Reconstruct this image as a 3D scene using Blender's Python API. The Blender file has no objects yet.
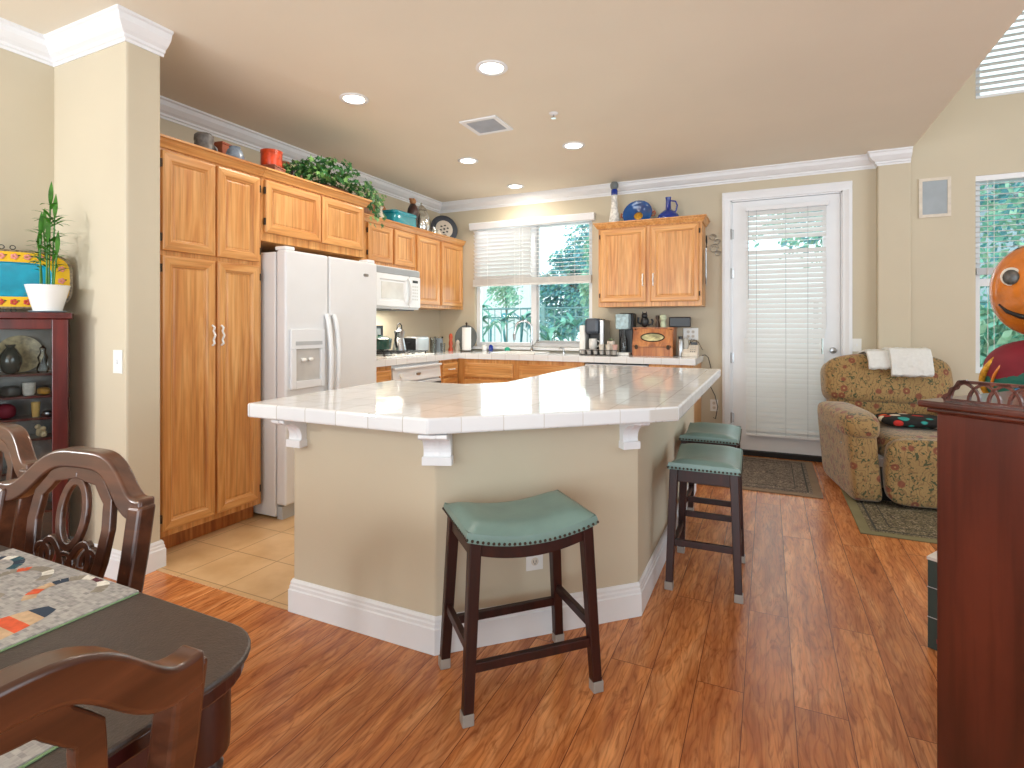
import bpy, bmesh, math, random
from mathutils import Vector, Matrix, noise
random.seed(7)
PI = math.pi
C = bpy.context.scene.collection
# ------------------------------------------------------------------ camera, world, exposure
YAW = math.atan(256/545)
cam = bpy.data.cameras.new('camera'); camo = bpy.data.objects.new('camera', cam); C.objects.link(camo)
camo.location = (0, 0, 1.24); camo.rotation_euler = (PI/2, 0, YAW)
cam.sensor_fit = 'HORIZONTAL'; cam.sensor_width = 36; cam.lens = 545/1024*36
cam.shift_y = -58/1024; cam.clip_start = .05; cam.clip_end = 100
bpy.context.scene.camera = camo
vs = bpy.context.scene.view_settings
vs.view_transform = 'Standard'; vs.look = 'None'; vs.gamma = 1; vs.use_curve_mapping = False
vs.exposure = -0.08
w = bpy.data.worlds.new('world'); bpy.context.scene.world = w; w.use_nodes = True
bg = w.node_tree.nodes['Background']; bg.inputs[0].default_value = (.86, .94, 1, 1); bg.inputs[1].default_value = 2.2

def area(name, loc, target, sx, sy, power, col=(1, 1, 1)):
    l = bpy.data.lights.new(name, 'AREA'); l.shape = 'RECTANGLE'; l.size = sx; l.size_y = sy
    l.energy = power; l.color = col
    o = bpy.data.objects.new(name, l); C.objects.link(o); o.location = loc
    o.rotation_euler = (Vector(target)-Vector(loc)).to_track_quat('-Z', 'Y').to_euler()
    return o
# added fill lamps, then dining-side light, then daylight at door and kitchen window
area('fill_rear', (-.6, -3.05, 1.30), (-.6, 0, 3.3), 5.0, 2.3, 180, (.84, .93, 1))  # added fill behind the camera, aimed up to brighten the ceiling
area('fill_right', (4.9, 1.5, 1.6), (0, 2.0, 3.4), 5.0, 2.4, 100, (.80, .91, 1))  # added fill from the unseen right side, also tilted towards the ceiling
area('daylight_dining', (-3.40, -.75, 1.75), (-2.9, 2.0, 1.4), .16, .2, 26, (.95, .97, 1))
area('daylight_door', (.14, 6.1, 1.5), (.1, 3.0, .3), .8, 2.0, 12, (.97, .99, 1))
area('daylight_kitchen_window', (-2.45, 5.9, 1.7), (-2.0, 2.5, 1.0), 1.4, 1.3, 16, (.93, .98, 1))

# ------------------------------------------------------------------ mesh builder
class MB:
    def __init__(s): s.v = []; s.f = []; s.m = []
    def add(s, vs, fs, m=0):
        b = len(s.v); s.v += [tuple(p) for p in vs]
        for f in fs: s.f.append(tuple(b+i for i in f)); s.m.append(m)
        return s
    def box(s, x0, x1, y0, y1, z0, z1, m=0):
        return s.add([(x0,y0,z0),(x1,y0,z0),(x1,y1,z0),(x0,y1,z0),(x0,y0,z1),(x1,y0,z1),(x1,y1,z1),(x0,y1,z1)],
            [(0,3,2,1),(4,5,6,7),(0,1,5,4),(1,2,6,5),(2,3,7,6),(3,0,4,7)], m)
    def prism(s, poly, z0, z1, m=0):
        n = len(poly)
        s.add([(p[0],p[1],z0) for p in poly]+[(p[0],p[1],z1) for p in poly],
            [tuple(range(n-1,-1,-1)), tuple(range(n,2*n))]+[(i,(i+1)%n,n+(i+1)%n,n+i) for i in range(n)], m)
        return s
    def extr(s, poly, vec, m=0):
        n = len(poly); v = Vector(vec)
        return s.add([tuple(p) for p in poly]+[tuple(Vector(p)+v) for p in poly],
            [tuple(range(n-1,-1,-1)), tuple(range(n,2*n))]+[(i,(i+1)%n,n+(i+1)%n,n+i) for i in range(n)], m)
    def lathe(s, prof, c=(0,0,0), seg=24, m=0, axis=None, sx=1, sy=1):
        vs=[]; fs=[]; n=len(prof)
        q = Vector((0,0,1)).rotation_difference(Vector(axis)) if axis else None
        for r,z in prof:
            for k in range(seg):
                a=2*PI*k/seg; p=Vector((r*math.cos(a)*sx, r*math.sin(a)*sy, z))
                if q: p = q@p
                vs.append(tuple(p+Vector(c)))
        for i in range(n-1):
            for k in range(seg):
                a=i*seg+k; b=i*seg+(k+1)%seg; fs.append((a,b,b+seg,a+seg))
        if prof[0][0]>1e-5: fs.append(tuple(range(seg-1,-1,-1)))
        if prof[-1][0]>1e-5: fs.append(tuple((n-1)*seg+k for k in range(seg)))
        return s.add(vs,fs,m)
    def tube(s, path, r, seg=8, closed=False, m=0, flat=1.0, up=None):
        P=[Vector(p) for p in path]; n=len(P); vs=[]; fs=[]
        prev=None
        for i,p in enumerate(P):
            if closed: t=(P[(i+1)%n]-P[i-1])
            else: t=(P[min(i+1,n-1)]-P[max(i-1,0)])
            t.normalize()
            if up is not None: a=Vector(up).cross(t)
            else:
                ref = prev if prev is not None else (Vector((0,0,1)) if abs(t.z)<.9 else Vector((1,0,0)))
                a = ref-t*ref.dot(t)
            if a.length<1e-6: a=Vector((1,0,0)).cross(t)
            a.normalize(); b=t.cross(a).normalized(); prev=a
            rr = r[i] if isinstance(r,(list,tuple)) else r
            for k in range(seg):
                an=2*PI*(k+.5)/seg; vs.append(tuple(p+a*math.cos(an)*rr+b*math.sin(an)*rr*flat))
        for i in range(n if closed else n-1):
            for k in range(seg):
                a=i*seg+k; b=i*seg+(k+1)%seg; c=((i+1)%n)*seg+(k+1)%seg; d=((i+1)%n)*seg+k
                fs.append((a,b,c,d))
        if not closed: fs.append(tuple(range(seg-1,-1,-1))); fs.append(tuple((n-1)*seg+k for k in range(seg)))
        return s.add(vs,fs,m)
    def cyl(s, a, b, r, seg=12, m=0): return s.tube([a,b], r, seg, m=m)
    def se(s, c, h, e1=.3, e2=.3, nu=28, nv=16, m=0, fn=None):
        def cp(a,e): x=math.cos(a); return math.copysign(abs(x)**e,x)
        def sp(a,e): x=math.sin(a); return math.copysign(abs(x)**e,x)
        vs=[(c[0],c[1],c[2]-h[2])]; fs=[]
        for j in range(1,nv):
            v=-PI/2+PI*j/nv
            for k in range(nu):
                u=2*PI*k/nu
                p=(c[0]+h[0]*cp(v,e1)*cp(u,e2), c[1]+h[1]*cp(v,e1)*sp(u,e2), c[2]+h[2]*sp(v,e1)); vs.append(p)
        vs.append((c[0],c[1],c[2]+h[2]))
        for k in range(nu): fs.append((0,1+(k+1)%nu,1+k))
        for j in range(nv-2):
            for k in range(nu):
                a=1+j*nu+k; b=1+j*nu+(k+1)%nu; fs.append((a,b,b+nu,a+nu))
        L=len(vs)-1
        for k in range(nu): fs.append((L,1+(nv-2)*nu+k,1+(nv-2)*nu+(k+1)%nu))
        if fn: vs=[fn(Vector(p)) for p in vs]
        return s.add(vs,fs,m)
    def grid(s, fn, nu, nv, m=0):
        vs=[fn(i/nu,j/nv) for j in range(nv+1) for i in range(nu+1)]
        fs=[(j*(nu+1)+i,j*(nu+1)+i+1,(j+1)*(nu+1)+i+1,(j+1)*(nu+1)+i) for j in range(nv) for i in range(nu)]
        return s.add(vs,fs,m)
    def sheet(s, fn, nu, nv, th, m=0):     # closed slab: fn gives top, bottom is th below along given vector
        t=Vector(th); N=(nu+1)*(nv+1)
        top=[Vector(fn(i/nu,j/nv)) for j in range(nv+1) for i in range(nu+1)]
        vs=[tuple(p) for p in top]+[tuple(p+t) for p in top]; fs=[]
        id=lambda i,j:j*(nu+1)+i
        for j in range(nv):
            for i in range(nu):
                q=(id(i,j),id(i+1,j),id(i+1,j+1),id(i,j+1)); fs.append(q); fs.append(tuple(N+x for x in reversed(q)))
        for i in range(nu):
            fs.append((id(i+1,0),id(i,0),N+id(i,0),N+id(i+1,0))); fs.append((id(i,nv),id(i+1,nv),N+id(i+1,nv),N+id(i,nv)))
        for j in range(nv):
            fs.append((id(0,j),id(0,j+1),N+id(0,j+1),N+id(0,j))); fs.append((id(nu,j+1),id(nu,j),N+id(nu,j),N+id(nu,j+1)))
        return s.add(vs,fs,m)
    def strip(s, path, wd, y0, y1, closed=False, m=0):   # path in (x,z), width wd, extruded from y0 to y1
        n=len(path); L=[]; R_=[]
        for i,p in enumerate(path):
            if closed: a=path[i-1]; b=path[(i+1)%n]
            else: a=path[max(i-1,0)]; b=path[min(i+1,n-1)]
            t=Vector((b[0]-a[0],b[1]-a[1]))
            t.normalize(); q=Vector((-t.y,t.x))
            ww=(wd[i] if isinstance(wd,(list,tuple)) else wd)/2
            L.append((p[0]+q.x*ww,p[1]+q.y*ww)); R_.append((p[0]-q.x*ww,p[1]-q.y*ww))
        vs=[]
        for i in range(n): vs+=[(L[i][0],y0,L[i][1]),(R_[i][0],y0,R_[i][1]),(R_[i][0],y1,R_[i][1]),(L[i][0],y1,L[i][1])]
        fs=[]
        for i in range(n if closed else n-1):
            j=(i+1)%n
            for k in range(4): fs.append((4*i+k,4*i+(k+1)%4,4*j+(k+1)%4,4*j+k))
        if not closed: fs+=[(3,2,1,0),(4*n-4,4*n-3,4*n-2,4*n-1)]
        return s.add(vs,fs,m)
    def xf(s, M): s.v=[tuple(M@Vector(p)) for p in s.v]; return s
def obj(name, mb, mats, parent=None, world=False, bevel=0, smooth=0, sub=0, label=None, kind=None, seg=2):
    me = bpy.data.meshes.new(name)
    vs = mb.v
    if world and parent is not None:
        M = wm(parent).inverted(); vs=[tuple(M@Vector(p)) for p in vs]
    me.from_pydata(vs, [], mb.f)
    if not isinstance(mats,(list,tuple)): mats=[mats]
    for m in mats: me.materials.append(m)
    for p,mi in zip(me.polygons, mb.m): p.material_index=mi
    b=bmesh.new(); b.from_mesh(me); bmesh.ops.recalc_face_normals(b, faces=b.faces); b.to_mesh(me); b.free()
    if smooth:
        for p in me.polygons: p.use_smooth=True
        me.set_sharp_from_angle(angle=math.radians(smooth))
    o=bpy.data.objects.new(name, me); C.objects.link(o); o.parent=parent
    if bevel:
        md=o.modifiers.new('bevel','BEVEL'); md.width=bevel; md.segments=seg; md.limit_method='ANGLE'; md.angle_limit=math.radians(35)
        md.harden_normals=False
    if sub:
        md=o.modifiers.new('sub','SUBSURF'); md.levels=sub; md.render_levels=sub
    if label: o['label']=label
    if kind: o['kind']=kind
    return o
def wm(o):
    M=Matrix.LocRotScale(o.location,o.rotation_euler,o.scale)
    return wm(o.parent)@M if o.parent else M
def tag(o,label,cat,group=None,kind=None):
    o['label']=label; o['category']=cat
    if group: o['group']=group
    if kind: o['kind']=kind
    return o
def thing(name,label,cat,loc=(0,0,0),rz=0,group=None):
    o=bpy.data.objects.new(name,None); C.objects.link(o); o.location=loc; o.rotation_euler=(0,0,rz); o.empty_display_size=.05
    return tag(o,label,cat,group)
def struct(name,mb,mats,parent=None,**k):
    o=obj(name,mb,mats,parent,**k)
    if parent is None: o['kind']='structure'
    return o
def copy_tree(o,parent=None):
    c=o.copy(); C.objects.link(c); c.parent=parent
    for ch in list(o.children): copy_tree(ch,c)
    return c

# ------------------------------------------------------------------ materials
def S(h):   # sRGB hex to linear
    r=[int(h[i:i+2],16)/255 for i in (0,2,4)]
    return tuple((c/12.92 if c<=.04045 else ((c+.055)/1.055)**2.4) for c in r)+(1,)
def base(name):
    m=bpy.data.materials.new(name); m.use_nodes=True; nt=m.node_tree; return m,nt,nt.nodes['Principled BSDF']
def tcoord(nt, scale=(1,1,1), rot=(0,0,0), loc=(0,0,0), rnd=False):
    t=nt.nodes.new('ShaderNodeTexCoord'); mp=nt.nodes.new('ShaderNodeMapping')
    mp.inputs['Scale'].default_value=scale; mp.inputs['Rotation'].default_value=rot; mp.inputs['Location'].default_value=loc
    src=t.outputs['Object']
    if rnd:
        oi=nt.nodes.new('ShaderNodeObjectInfo'); ad=nt.nodes.new('ShaderNodeVectorMath'); ad.operation='MULTIPLY_ADD'
        ad.inputs[1].default_value=(1,1,1); cb=nt.nodes.new('ShaderNodeCombineXYZ')
        mu=nt.nodes.new('ShaderNodeMath'); mu.operation='MULTIPLY'; mu.inputs[1].default_value=37
        nt.links.new(oi.outputs['Random'],mu.inputs[0])
        for k in range(3): nt.links.new(mu.outputs[0],cb.inputs[k])
        nt.links.new(src,ad.inputs[0]); nt.links.new(cb.outputs[0],ad.inputs[2]); src=ad.outputs[0]
    nt.links.new(src,mp.inputs[0]); return mp.outputs[0]
def tex(nt,kind,vec,**k):
    n=nt.nodes.new('ShaderNodeTex'+kind)
    for a,b in k.items():
        if a in n.inputs: n.inputs[a].default_value=b
        else: setattr(n,a,b)
    nt.links.new(vec,n.inputs['Vector']); return n
def ramp(nt,fac,stops,interp='LINEAR'):
    r=nt.nodes.new('ShaderNodeValToRGB'); cr=r.color_ramp; cr.interpolation=interp
    while len(cr.elements)<len(stops): cr.elements.new(.5)
    for e,(p,c) in zip(cr.elements,stops): e.position=p; e.color=c if len(c)==4 else tuple(c)+(1,)
    nt.links.new(fac,r.inputs[0]); return r.outputs[0]
def mix(nt,a,b,fac,mode='MIX'):
    n=nt.nodes.new('ShaderNodeMix'); n.data_type='RGBA'; n.blend_type=mode
    if isinstance(fac,float): n.inputs[0].default_value=fac
    else: nt.links.new(fac,n.inputs[0])
    for s,v in ((6,a),(7,b)):
        if isinstance(v,tuple): n.inputs[s].default_value=v
        else: nt.links.new(v,n.inputs[s])
    return n.outputs[2]
def bump(nt,bs,h,st=.2,dist=.01):
    b=nt.nodes.new('ShaderNodeBump'); b.inputs['Strength'].default_value=st; b.inputs['Distance'].default_value=dist
    nt.links.new(h,b.inputs['Height']); nt.links.new(b.outputs[0],bs.inputs['Normal'])
def plain(name,hexc,rough=.5,metal=0,var=.08,scale=8,bmp=0,bscale=60,coat=0,trans=0):
    m,nt,bs=base(name); c=S(hexc) if isinstance(hexc,str) else hexc
    v=tcoord(nt); n=tex(nt,'Noise',v,Scale=scale,Detail=3.0)
    lo=tuple(x*(1-var) for x in c[:3])+(1,); hi=tuple(min(1,x*(1+var)) for x in c[:3])+(1,)
    nt.links.new(ramp(nt,n.outputs['Fac'],[(.3,lo),(.7,hi)]),bs.inputs['Base Color'])
    bs.inputs['Roughness'].default_value=rough; bs.inputs['Metallic'].default_value=metal
    if coat: bs.inputs['Coat Weight'].default_value=coat; bs.inputs['Coat Roughness'].default_value=.08
    if trans: bs.inputs['Transmission Weight'].default_value=trans
    if bmp:
        n2=tex(nt,'Noise',v,Scale=bscale,Detail=3.0); bump(nt,bs,n2.outputs['Fac'],bmp,.003)
    return m
def wood(name,dark,mid,light,axis='z',rough=.38,stretch=14,fine=70,coat=.15,rnd=True):
    m,nt,bs=base(name)
    sc={'z':(stretch,stretch,1.1),'x':(1.1,stretch,stretch),'y':(stretch,1.1,stretch)}[axis]
    sf={'z':(fine,fine,3),'x':(3,fine,fine),'y':(fine,3,fine)}[axis]
    a=tex(nt,'Noise',tcoord(nt,sc,rnd=rnd),Scale=1.0,Detail=4.0,Distortion=1.6)
    b=tex(nt,'Noise',tcoord(nt,sf,rnd=rnd),Scale=1.0,Detail=3.0)
    c1=ramp(nt,a.outputs['Fac'],[(.28,S(dark)),(.48,S(mid)),(.7,S(light))])
    c2=ramp(nt,b.outputs['Fac'],[(.35,(.72,.68,.62,1)),(.55,(1,1,1,1))])
    nt.links.new(mix(nt,c1,c2,.75,'MULTIPLY'),bs.inputs['Base Color'])
    bs.inputs['Roughness'].default_value=rough; bs.inputs['Coat Weight'].default_value=coat; bs.inputs['Coat Roughness'].default_value=.2
    bump(nt,bs,b.outputs['Fac'],.08,.002)
    return m
M={}
M['wall']=plain('beige wall paint',S('ccc1aa'),.75,var=.03,scale=1.5,bmp=.12,bscale=140)
M['ceil']=plain('ceiling paint',S('e8e0cf'),.85,var=.02,scale=1.5,bmp=.2,bscale=120)
M['trim']=plain('white trim paint','ebedf0',.4,var=.015)
M['white']=plain('white enamel','e8eaed',.3,var=.012,coat=.3)
M['appl']=plain('white textured appliance','e2e3e5',.35,var=.012,bmp=.15,bscale=400)
M['applsh']=plain('grey vent plastic','b9bcbf',.4,var=.04)
M['dkgap']=plain('dark gap','1c1a19',.7)
M['black']=plain('black plastic','17181b',.35)
M['oak']=wood('honey oak','bf7b3f','d39554','e2ab6c',rough=.34)
M['oakh']=wood('honey oak rail','bf7b3f','d39554','e2ab6c','y',rough=.34)
M['oakx']=wood('honey oak long grain','bf7b3f','d39554','e2ab6c','x',rough=.34)
M['cherry']=wood('dark cherry stool wood','1c0806','2c0d09','3c150f',rough=.42,stretch=8,coat=.0)
M['mahog']=wood('red mahogany','3d0e0c','581713','6c2019',rough=.28,stretch=6,coat=.5)
M['tablew']=wood('dark table wood','240a0b','351011','481a19',rough=.3,stretch=6,coat=.4)
M['chairw']=wood('brown chair wood','331a10','4c2919','693d27','x',rough=.3,stretch=10,coat=.4)
M['dresser']=wood('dark red dresser wood','34120b','4b1d13','60281a',rough=.28,stretch=5,coat=.4)
M['chrome']=plain('chrome','c8cacc',.15,1)
M['steel']=plain('brushed steel','b4b6b8',.3,1)
M['bronze']=plain('dark bronze','3b2c1f',.45,.6)
M['slat']=None
def mk_slat():
    m,nt,bs=base('white blind slat'); bs.inputs['Base Color'].default_value=S('e9e8e7'); bs.inputs['Roughness'].default_value=.45
    tr=nt.nodes.new('ShaderNodeBsdfTranslucent'); tr.inputs[0].default_value=(1,1,.99,1)
    ms=nt.nodes.new('ShaderNodeMixShader'); ms.inputs[0].default_value=.13
    nt.links.new(bs.outputs[0],ms.inputs[1]); nt.links.new(tr.outputs[0],ms.inputs[2])
    nt.links.new(ms.outputs[0],nt.nodes['Material Output'].inputs[0]); return m
M['slat']=mk_slat()
def mk_glass(name='window glass',tint=(.93,1,.99,1),alpha=.12):
    m,nt,bs=base(name); g=nt.nodes.new('ShaderNodeBsdfGlossy'); g.inputs[1].default_value=.02
    t=nt.nodes.new('ShaderNodeBsdfTransparent'); t.inputs[0].default_value=tint
    ms=nt.nodes.new('ShaderNodeMixShader'); f=nt.nodes.new('ShaderNodeFresnel'); f.inputs[0].default_value=1.45
    nt.links.new(f.outputs[0],ms.inputs[0])
    nt.links.new(t.outputs[0],ms.inputs[1]); nt.links.new(g.outputs[0],ms.inputs[2])
    nt.links.new(ms.outputs[0],nt.nodes['Material Output'].inputs[0]); return m
M['glass']=mk_glass(); M['cglass']=mk_glass('cabinet glass',(.9,.92,.92,1)); 
def tilemat(name,sp,ox,oy,rot,c1,c2,grout,mort=.0016,rough=.07,wav=.06,rough2=None):
    m,nt,bs=base(name)
    v=tcoord(nt,(1,1,1),(0,0,rot),(ox,oy,0))
    b=tex(nt,'Brick',v,Scale=1.0,offset=0.0); b.inputs['Brick Width'].default_value=sp; b.inputs['Row Height'].default_value=sp
    b.inputs['Mortar Size'].default_value=mort; b.inputs['Mortar Smooth'].default_value=.1
    b.inputs['Color1'].default_value=c1; b.inputs['Color2'].default_value=c2; b.inputs['Mortar'].default_value=grout
    nt.links.new(b.outputs['Color'],bs.inputs['Base Color']); bs.inputs['Roughness'].default_value=rough
    n=tex(nt,'Noise',tcoord(nt),Scale=9.0,Detail=1.0)
    mx=nt.nodes.new('ShaderNodeMath'); mx.operation='MULTIPLY_ADD'; mx.inputs[1].default_value=-.6
    nt.links.new(b.outputs['Fac'],mx.inputs[0]); nt.links.new(n.outputs['Fac'],mx.inputs[2])
    bump(nt,bs,mx.outputs[0],wav,.02)
    return m,nt,bs
M['ctile'],_,_=tilemat('white glazed counter tile',.157,1.189,-1.60,0,S('edeff1'),S('e5e7ea'),S('bfbbb4'))
M['ctile45'],_,_=tilemat('white glazed counter tile on the bias',.157,.08,5.0,math.radians(-42),S('edeff1'),S('e5e7ea'),S('d2cfca'))
def mk_floortile():
    m,nt,bs=tilemat('tan floor tile',.305,2.64,-2.066,0,S('dcb98c'),S('d3ae80'),S('a98660'),mort=.003,rough=.35,wav=.03)
    b=[n for n in nt.nodes if n.type=='TEX_BRICK'][0]
    n=tex(nt,'Noise',tcoord(nt),Scale=5.0,Detail=5.0)
    nt.links.new(mix(nt,b.outputs['Color'],ramp(nt,n.outputs['Fac'],[(.3,(.78,.7,.6,1)),(.6,(1,1,1,1))]),.8,'MULTIPLY'),bs.inputs['Base Color'])
    return m
M['ftile']=mk_floortile()
def mk_floor():
    m,nt,bs=base('hickory plank floor')
    v=tcoord(nt,(1,1,1),(0,0,PI/2),(.4,.074,0))
    b=tex(nt,'Brick',v,Scale=1.0,offset=.37,offset_frequency=2)
    b.inputs['Brick Width'].default_value=1.6; b.inputs['Row Height'].default_value=.152; b.inputs['Mortar Size'].default_value=.0014
    b.inputs['Mortar Smooth'].default_value=.3; b.inputs['Bias'].default_value=0
    b.inputs['Color1'].default_value=(0,0,0,1); b.inputs['Color2'].default_value=(1,1,1,1); b.inputs['Mortar'].default_value=(.5,.5,.5,1)
    # per-plank offset of the figure
    co=nt.nodes.new('ShaderNodeTexCoord'); sc=nt.nodes.new('ShaderNodeVectorMath'); sc.operation='SCALE'; sc.inputs[3].default_value=9
    nt.links.new(b.outputs['Color'],sc.inputs[0]); ad=nt.nodes.new('ShaderNodeVectorMath'); nt.links.new(co.outputs['Object'],ad.inputs[0]); nt.links.new(sc.outputs[0],ad.inputs[1])
    def mp(s):
        q=nt.nodes.new('ShaderNodeMapping'); q.inputs['Scale'].default_value=s; nt.links.new(ad.outputs[0],q.inputs[0]); return q.outputs[0]
    n1=tex(nt,'Noise',mp((7,1.5,1)),Scale=1.0,Detail=3.0,Distortion=1.2)
    wv=tex(nt,'Noise',mp((26,4.5,1)),Scale=1.0,Detail=4.0,Distortion=3.0)
    fg=tex(nt,'Noise',mp((160,6,1)),Scale=1.0,Detail=3.0,Distortion=.6)
    c1=ramp(nt,n1.outputs['Fac'],[(.25,S('b46c3e')),(.5,S('cf8953')),(.75,S('e5a873'))])
    c2=ramp(nt,wv.outputs['Fac'],[(.34,(.66,.55,.48,1)),(.46,(.95,.92,.9,1)),(.62,(1.08,1.06,1.04,1))])
    c3=ramp(nt,fg.outputs['Fac'],[(.35,(.72,.64,.6,1)),(.55,(1,1,1,1))])
    wa=tex(nt,'Wave',mp((4,1.5,1)),Scale=.9,Distortion=10.0,Detail=3.0); wa.inputs['Detail Scale'].default_value=1.4; wa.bands_direction='X'
    sn=tex(nt,'Wave',mp((7,2.6,1)),Scale=1.9,Distortion=13.0,Detail=2.0); sn.inputs['Detail Scale'].default_value=.8
    c=mix(nt,c1,c2,.92,'MULTIPLY'); c=mix(nt,c,c3,.5,'MULTIPLY')
    c=mix(nt,c,ramp(nt,wa.outputs['Fac'],[(0,(.80,.68,.60,1)),(.5,(1,1,1,1)),(1,(1.12,1.08,1.0,1))]),.7,'MULTIPLY')
    c=mix(nt,c,ramp(nt,sn.outputs['Fac'],[(0,(.70,.56,.48,1)),(.16,(1,1,1,1))]),.6,'MULTIPLY')
    pc=ramp(nt,b.outputs['Color'],[(0,(.84,.78,.76,1)),(1,(1.12,1.1,1.05,1))]); c=mix(nt,c,pc,.8,'MULTIPLY')
    c=mix(nt,c,S('5c2b1a'),b.outputs['Fac'])
    nt.links.new(c,bs.inputs['Base Color'])
    bs.inputs['Roughness'].default_value=.27
    s=nt.nodes.new('ShaderNodeMath'); s.operation='MULTIPLY_ADD'; s.inputs[1].default_value=-1.5; nt.links.new(b.outputs['Fac'],s.inputs[0]); nt.links.new(wv.outputs['Fac'],s.inputs[2])
    bump(nt,bs,s.outputs[0],.12,.004)
    return m
M['floor']=mk_floor()
M['leather']=plain('teal leather','75918b',.36,var=.10,scale=7,bmp=.15,bscale=90)
M['nail']=plain('antique nail head','4a4038',.35,.9)
M['cap']=plain('clear plastic foot cap','9a938c',.3)
M['blue']=plain('cobalt glaze','10308c',.15,coat=.5); M['teal']=plain('teal enamel','08899a',.15,coat=.5)
M['green']=plain('leaf green','3f7a2e',.45,var=.3,scale=14); M['ivy']=plain('ivy green','2f6a33',.5,var=.45,scale=30)
M['ivyl']=plain('pale ivy','77a45a',.5,var=.3,scale=30)
M['silver']=plain('silver mercury glass','c9c9c6',.16,.9,var=.35,scale=30)
M['ceramic']=plain('white ceramic','efeeea',.25,var=.02)
M['stone']=plain('grey stoneware','6f6a66',.4,var=.4,scale=40)
M['redtin']=plain('red tin','b93a22',.35,var=.15); M['terra']=plain('terracotta','a5573a',.6)
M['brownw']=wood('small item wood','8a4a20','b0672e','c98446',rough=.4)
M['navy']=plain('navy glaze','131d2e',.5,var=.2); M['cream']=plain('cream glaze','d9cfc0',.4,var=.1,scale=20)
M['greenpot']=plain('dark green enamel','1d4a42',.2,coat=.5)
M['orange']=plain('orange lacquer','c9701f',.2,var=.25,scale=12,coat=.6)
M['maroon']=plain('maroon cloth','7a1226',.7,var=.15); M['tealcloth']=plain('teal cloth','0c5f50',.6,var=.25)
M['gold']=plain('gold braid','c8922b',.4,.4,var=.4,scale=90); M['tan']=plain('tan fleece','c29a62',.9,var=.3,scale=60,bmp=.6,bscale=120)
M['bluecl']=plain('blue satin','2c7fd0',.35,var=.2)
M['paper']=plain('paper towel','f5f5f3',.9,var=.01); M['grey']=plain('grey plate','6b7274',.3)

# ------------------------------------------------------------------ room shell
CE=2.74
fl=MB().box(-3.8,5.0,-3.2,5.86,-.12,0); struct('floor',fl,M['floor'])
ft=MB().prism([(-3.66,1.77),(-2.82,1.77),(-2.82,1.735),(-1.6,1.735),(-.9,2.3),(-.62,2.3),(-.62,5.7),(-3.66,5.7)],.0,.004)
struct('floor',ft,M['ftile'])
# back wall with window_1 and door_1 openings
WX0,WX1,WZ0,WZ1=-3.17,-1.72,1.0,2.42
DX0,DX1,DZ=-.33,.605,2.455
b=MB()
for x0,x1,z0,z1 in [(-3.8,WX0,0,CE),(WX0,WX1,0,WZ0),(WX0,WX1,WZ1,CE),(WX1,DX0,0,CE),(DX0,DX1,DZ,CE),(DX1,.86,0,CE)]:
    b.box(x0,x1,5.70,5.86,z0,z1)
struct('wall_back',b,M['wall'])
b=MB().box(.86,1.10,5.62,5.86,0,CE)
struct('wall_pilaster',b,M['wall'],bevel=.012)
F0,F1=1.54,2.95
b=MB()
for x0,x1,z0,z1 in [(1.10,F0,0,5.2),(F0,F1,0,.85),(F0,F1,2.47,3.10),(F0,F1,4.5,5.2),(F1,5.0,0,5.2)]:
    b.box(x0,x1,5.66,5.86,z0,z1)
struct('wall_family',b,M['wall'])
struct('wall_left',MB().box(-3.8,-3.66,1.77,5.70,0,CE),M['wall'])
struct('wall_pier',MB().box(-3.8,-2.825,1.60,1.77,0,CE),M['wall'],bevel=.012)
struct('wall_dining',MB().box(-3.6,-3.46,-3.2,1.60,0,CE),M['wall'])
b=MB()
for x0,x1,z0,z1 in [(-3.6,-3.1,0,5.2),(-3.1,1.9,2.6,5.2),(1.9,5.0,0,5.2)]: b.box(x0,x1,-3.34,-3.2,z0,z1)
struct('wall_rear',b,M['wall'])
b=MB()
for y0,y1,z0,z1 in [(-3.34,-1,0,5.2),(-1,4,0,.4),(-1,4,4.2,5.2),(4,5.86,0,5.2)]: b.box(5.0,5.14,y0,y1,z0,z1)
struct('wall_right',b,M['wall'])
struct('ceiling',MB().box(-3.8,1.10,-3.34,5.86,CE,CE+.32),M['ceil'])
struct('ceiling_high',MB().box(1.10,5.14,-3.34,5.86,5.2,5.3),M['ceil'])
struct('wall_upper',MB().box(1.0,1.10,-3.34,5.86,CE+.321,5.2),M['wall'])
# crown moulding: profile (out, down)
CR=[(0,0),(.085,0),(.085,-.012),(.074,-.018),(.066,-.045),(.040,-.072),(.020,-.084),(.018,-.097),(.008,-.102),(.006,-.115),(0,-.115)]
BB=[(0,0),(.016,0),(.016,.095),(.012,.10),(.012,.112),(.009,.118),(.009,.128),(.003,.14),(0,.14)]
def moulding(name,path,prof,z,side,ends=True,parent=None):
    # path 2D, side=+1: offset to the left of direction
    n=len(path); rings=[]
    for i,p in enumerate(path):
        d0=(Vector(path[i])-Vector(path[i-1])).normalized() if i>0 else None
        d1=(Vector(path[i+1])-Vector(path[i])).normalized() if i<n-1 else None
        d0=d0 or d1; d1=d1 or d0
        n0=Vector((-d0.y,d0.x))*side; n1=Vector((-d1.y,d1.x))*side
        mn=(n0+n1); mn=mn/ max(.2,mn.dot(n0))
        rings.append([(p[0]+mn.x*o,p[1]+mn.y*o,z+h) for o,h in prof])
    m=MB(); k=len(prof); vs=[q for r in rings for q in r]; fs=[]
    for i in range(n-1):
        for j in range(k): fs.append((i*k+j,i*k+(j+1)%k,(i+1)*k+(j+1)%k,(i+1)*k+j))
    fs+= [tuple(range(k-1,-1,-1)),tuple((n-1)*k+j for j in range(k))]
    m.add(vs,fs); return struct(name,m,M['trim'],parent)
moulding('trim_1',[(-3.66,1.77),(-3.66,5.70),(.86,5.70),(.86,5.62),(1.095,5.62)],CR,CE,-1)
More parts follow.
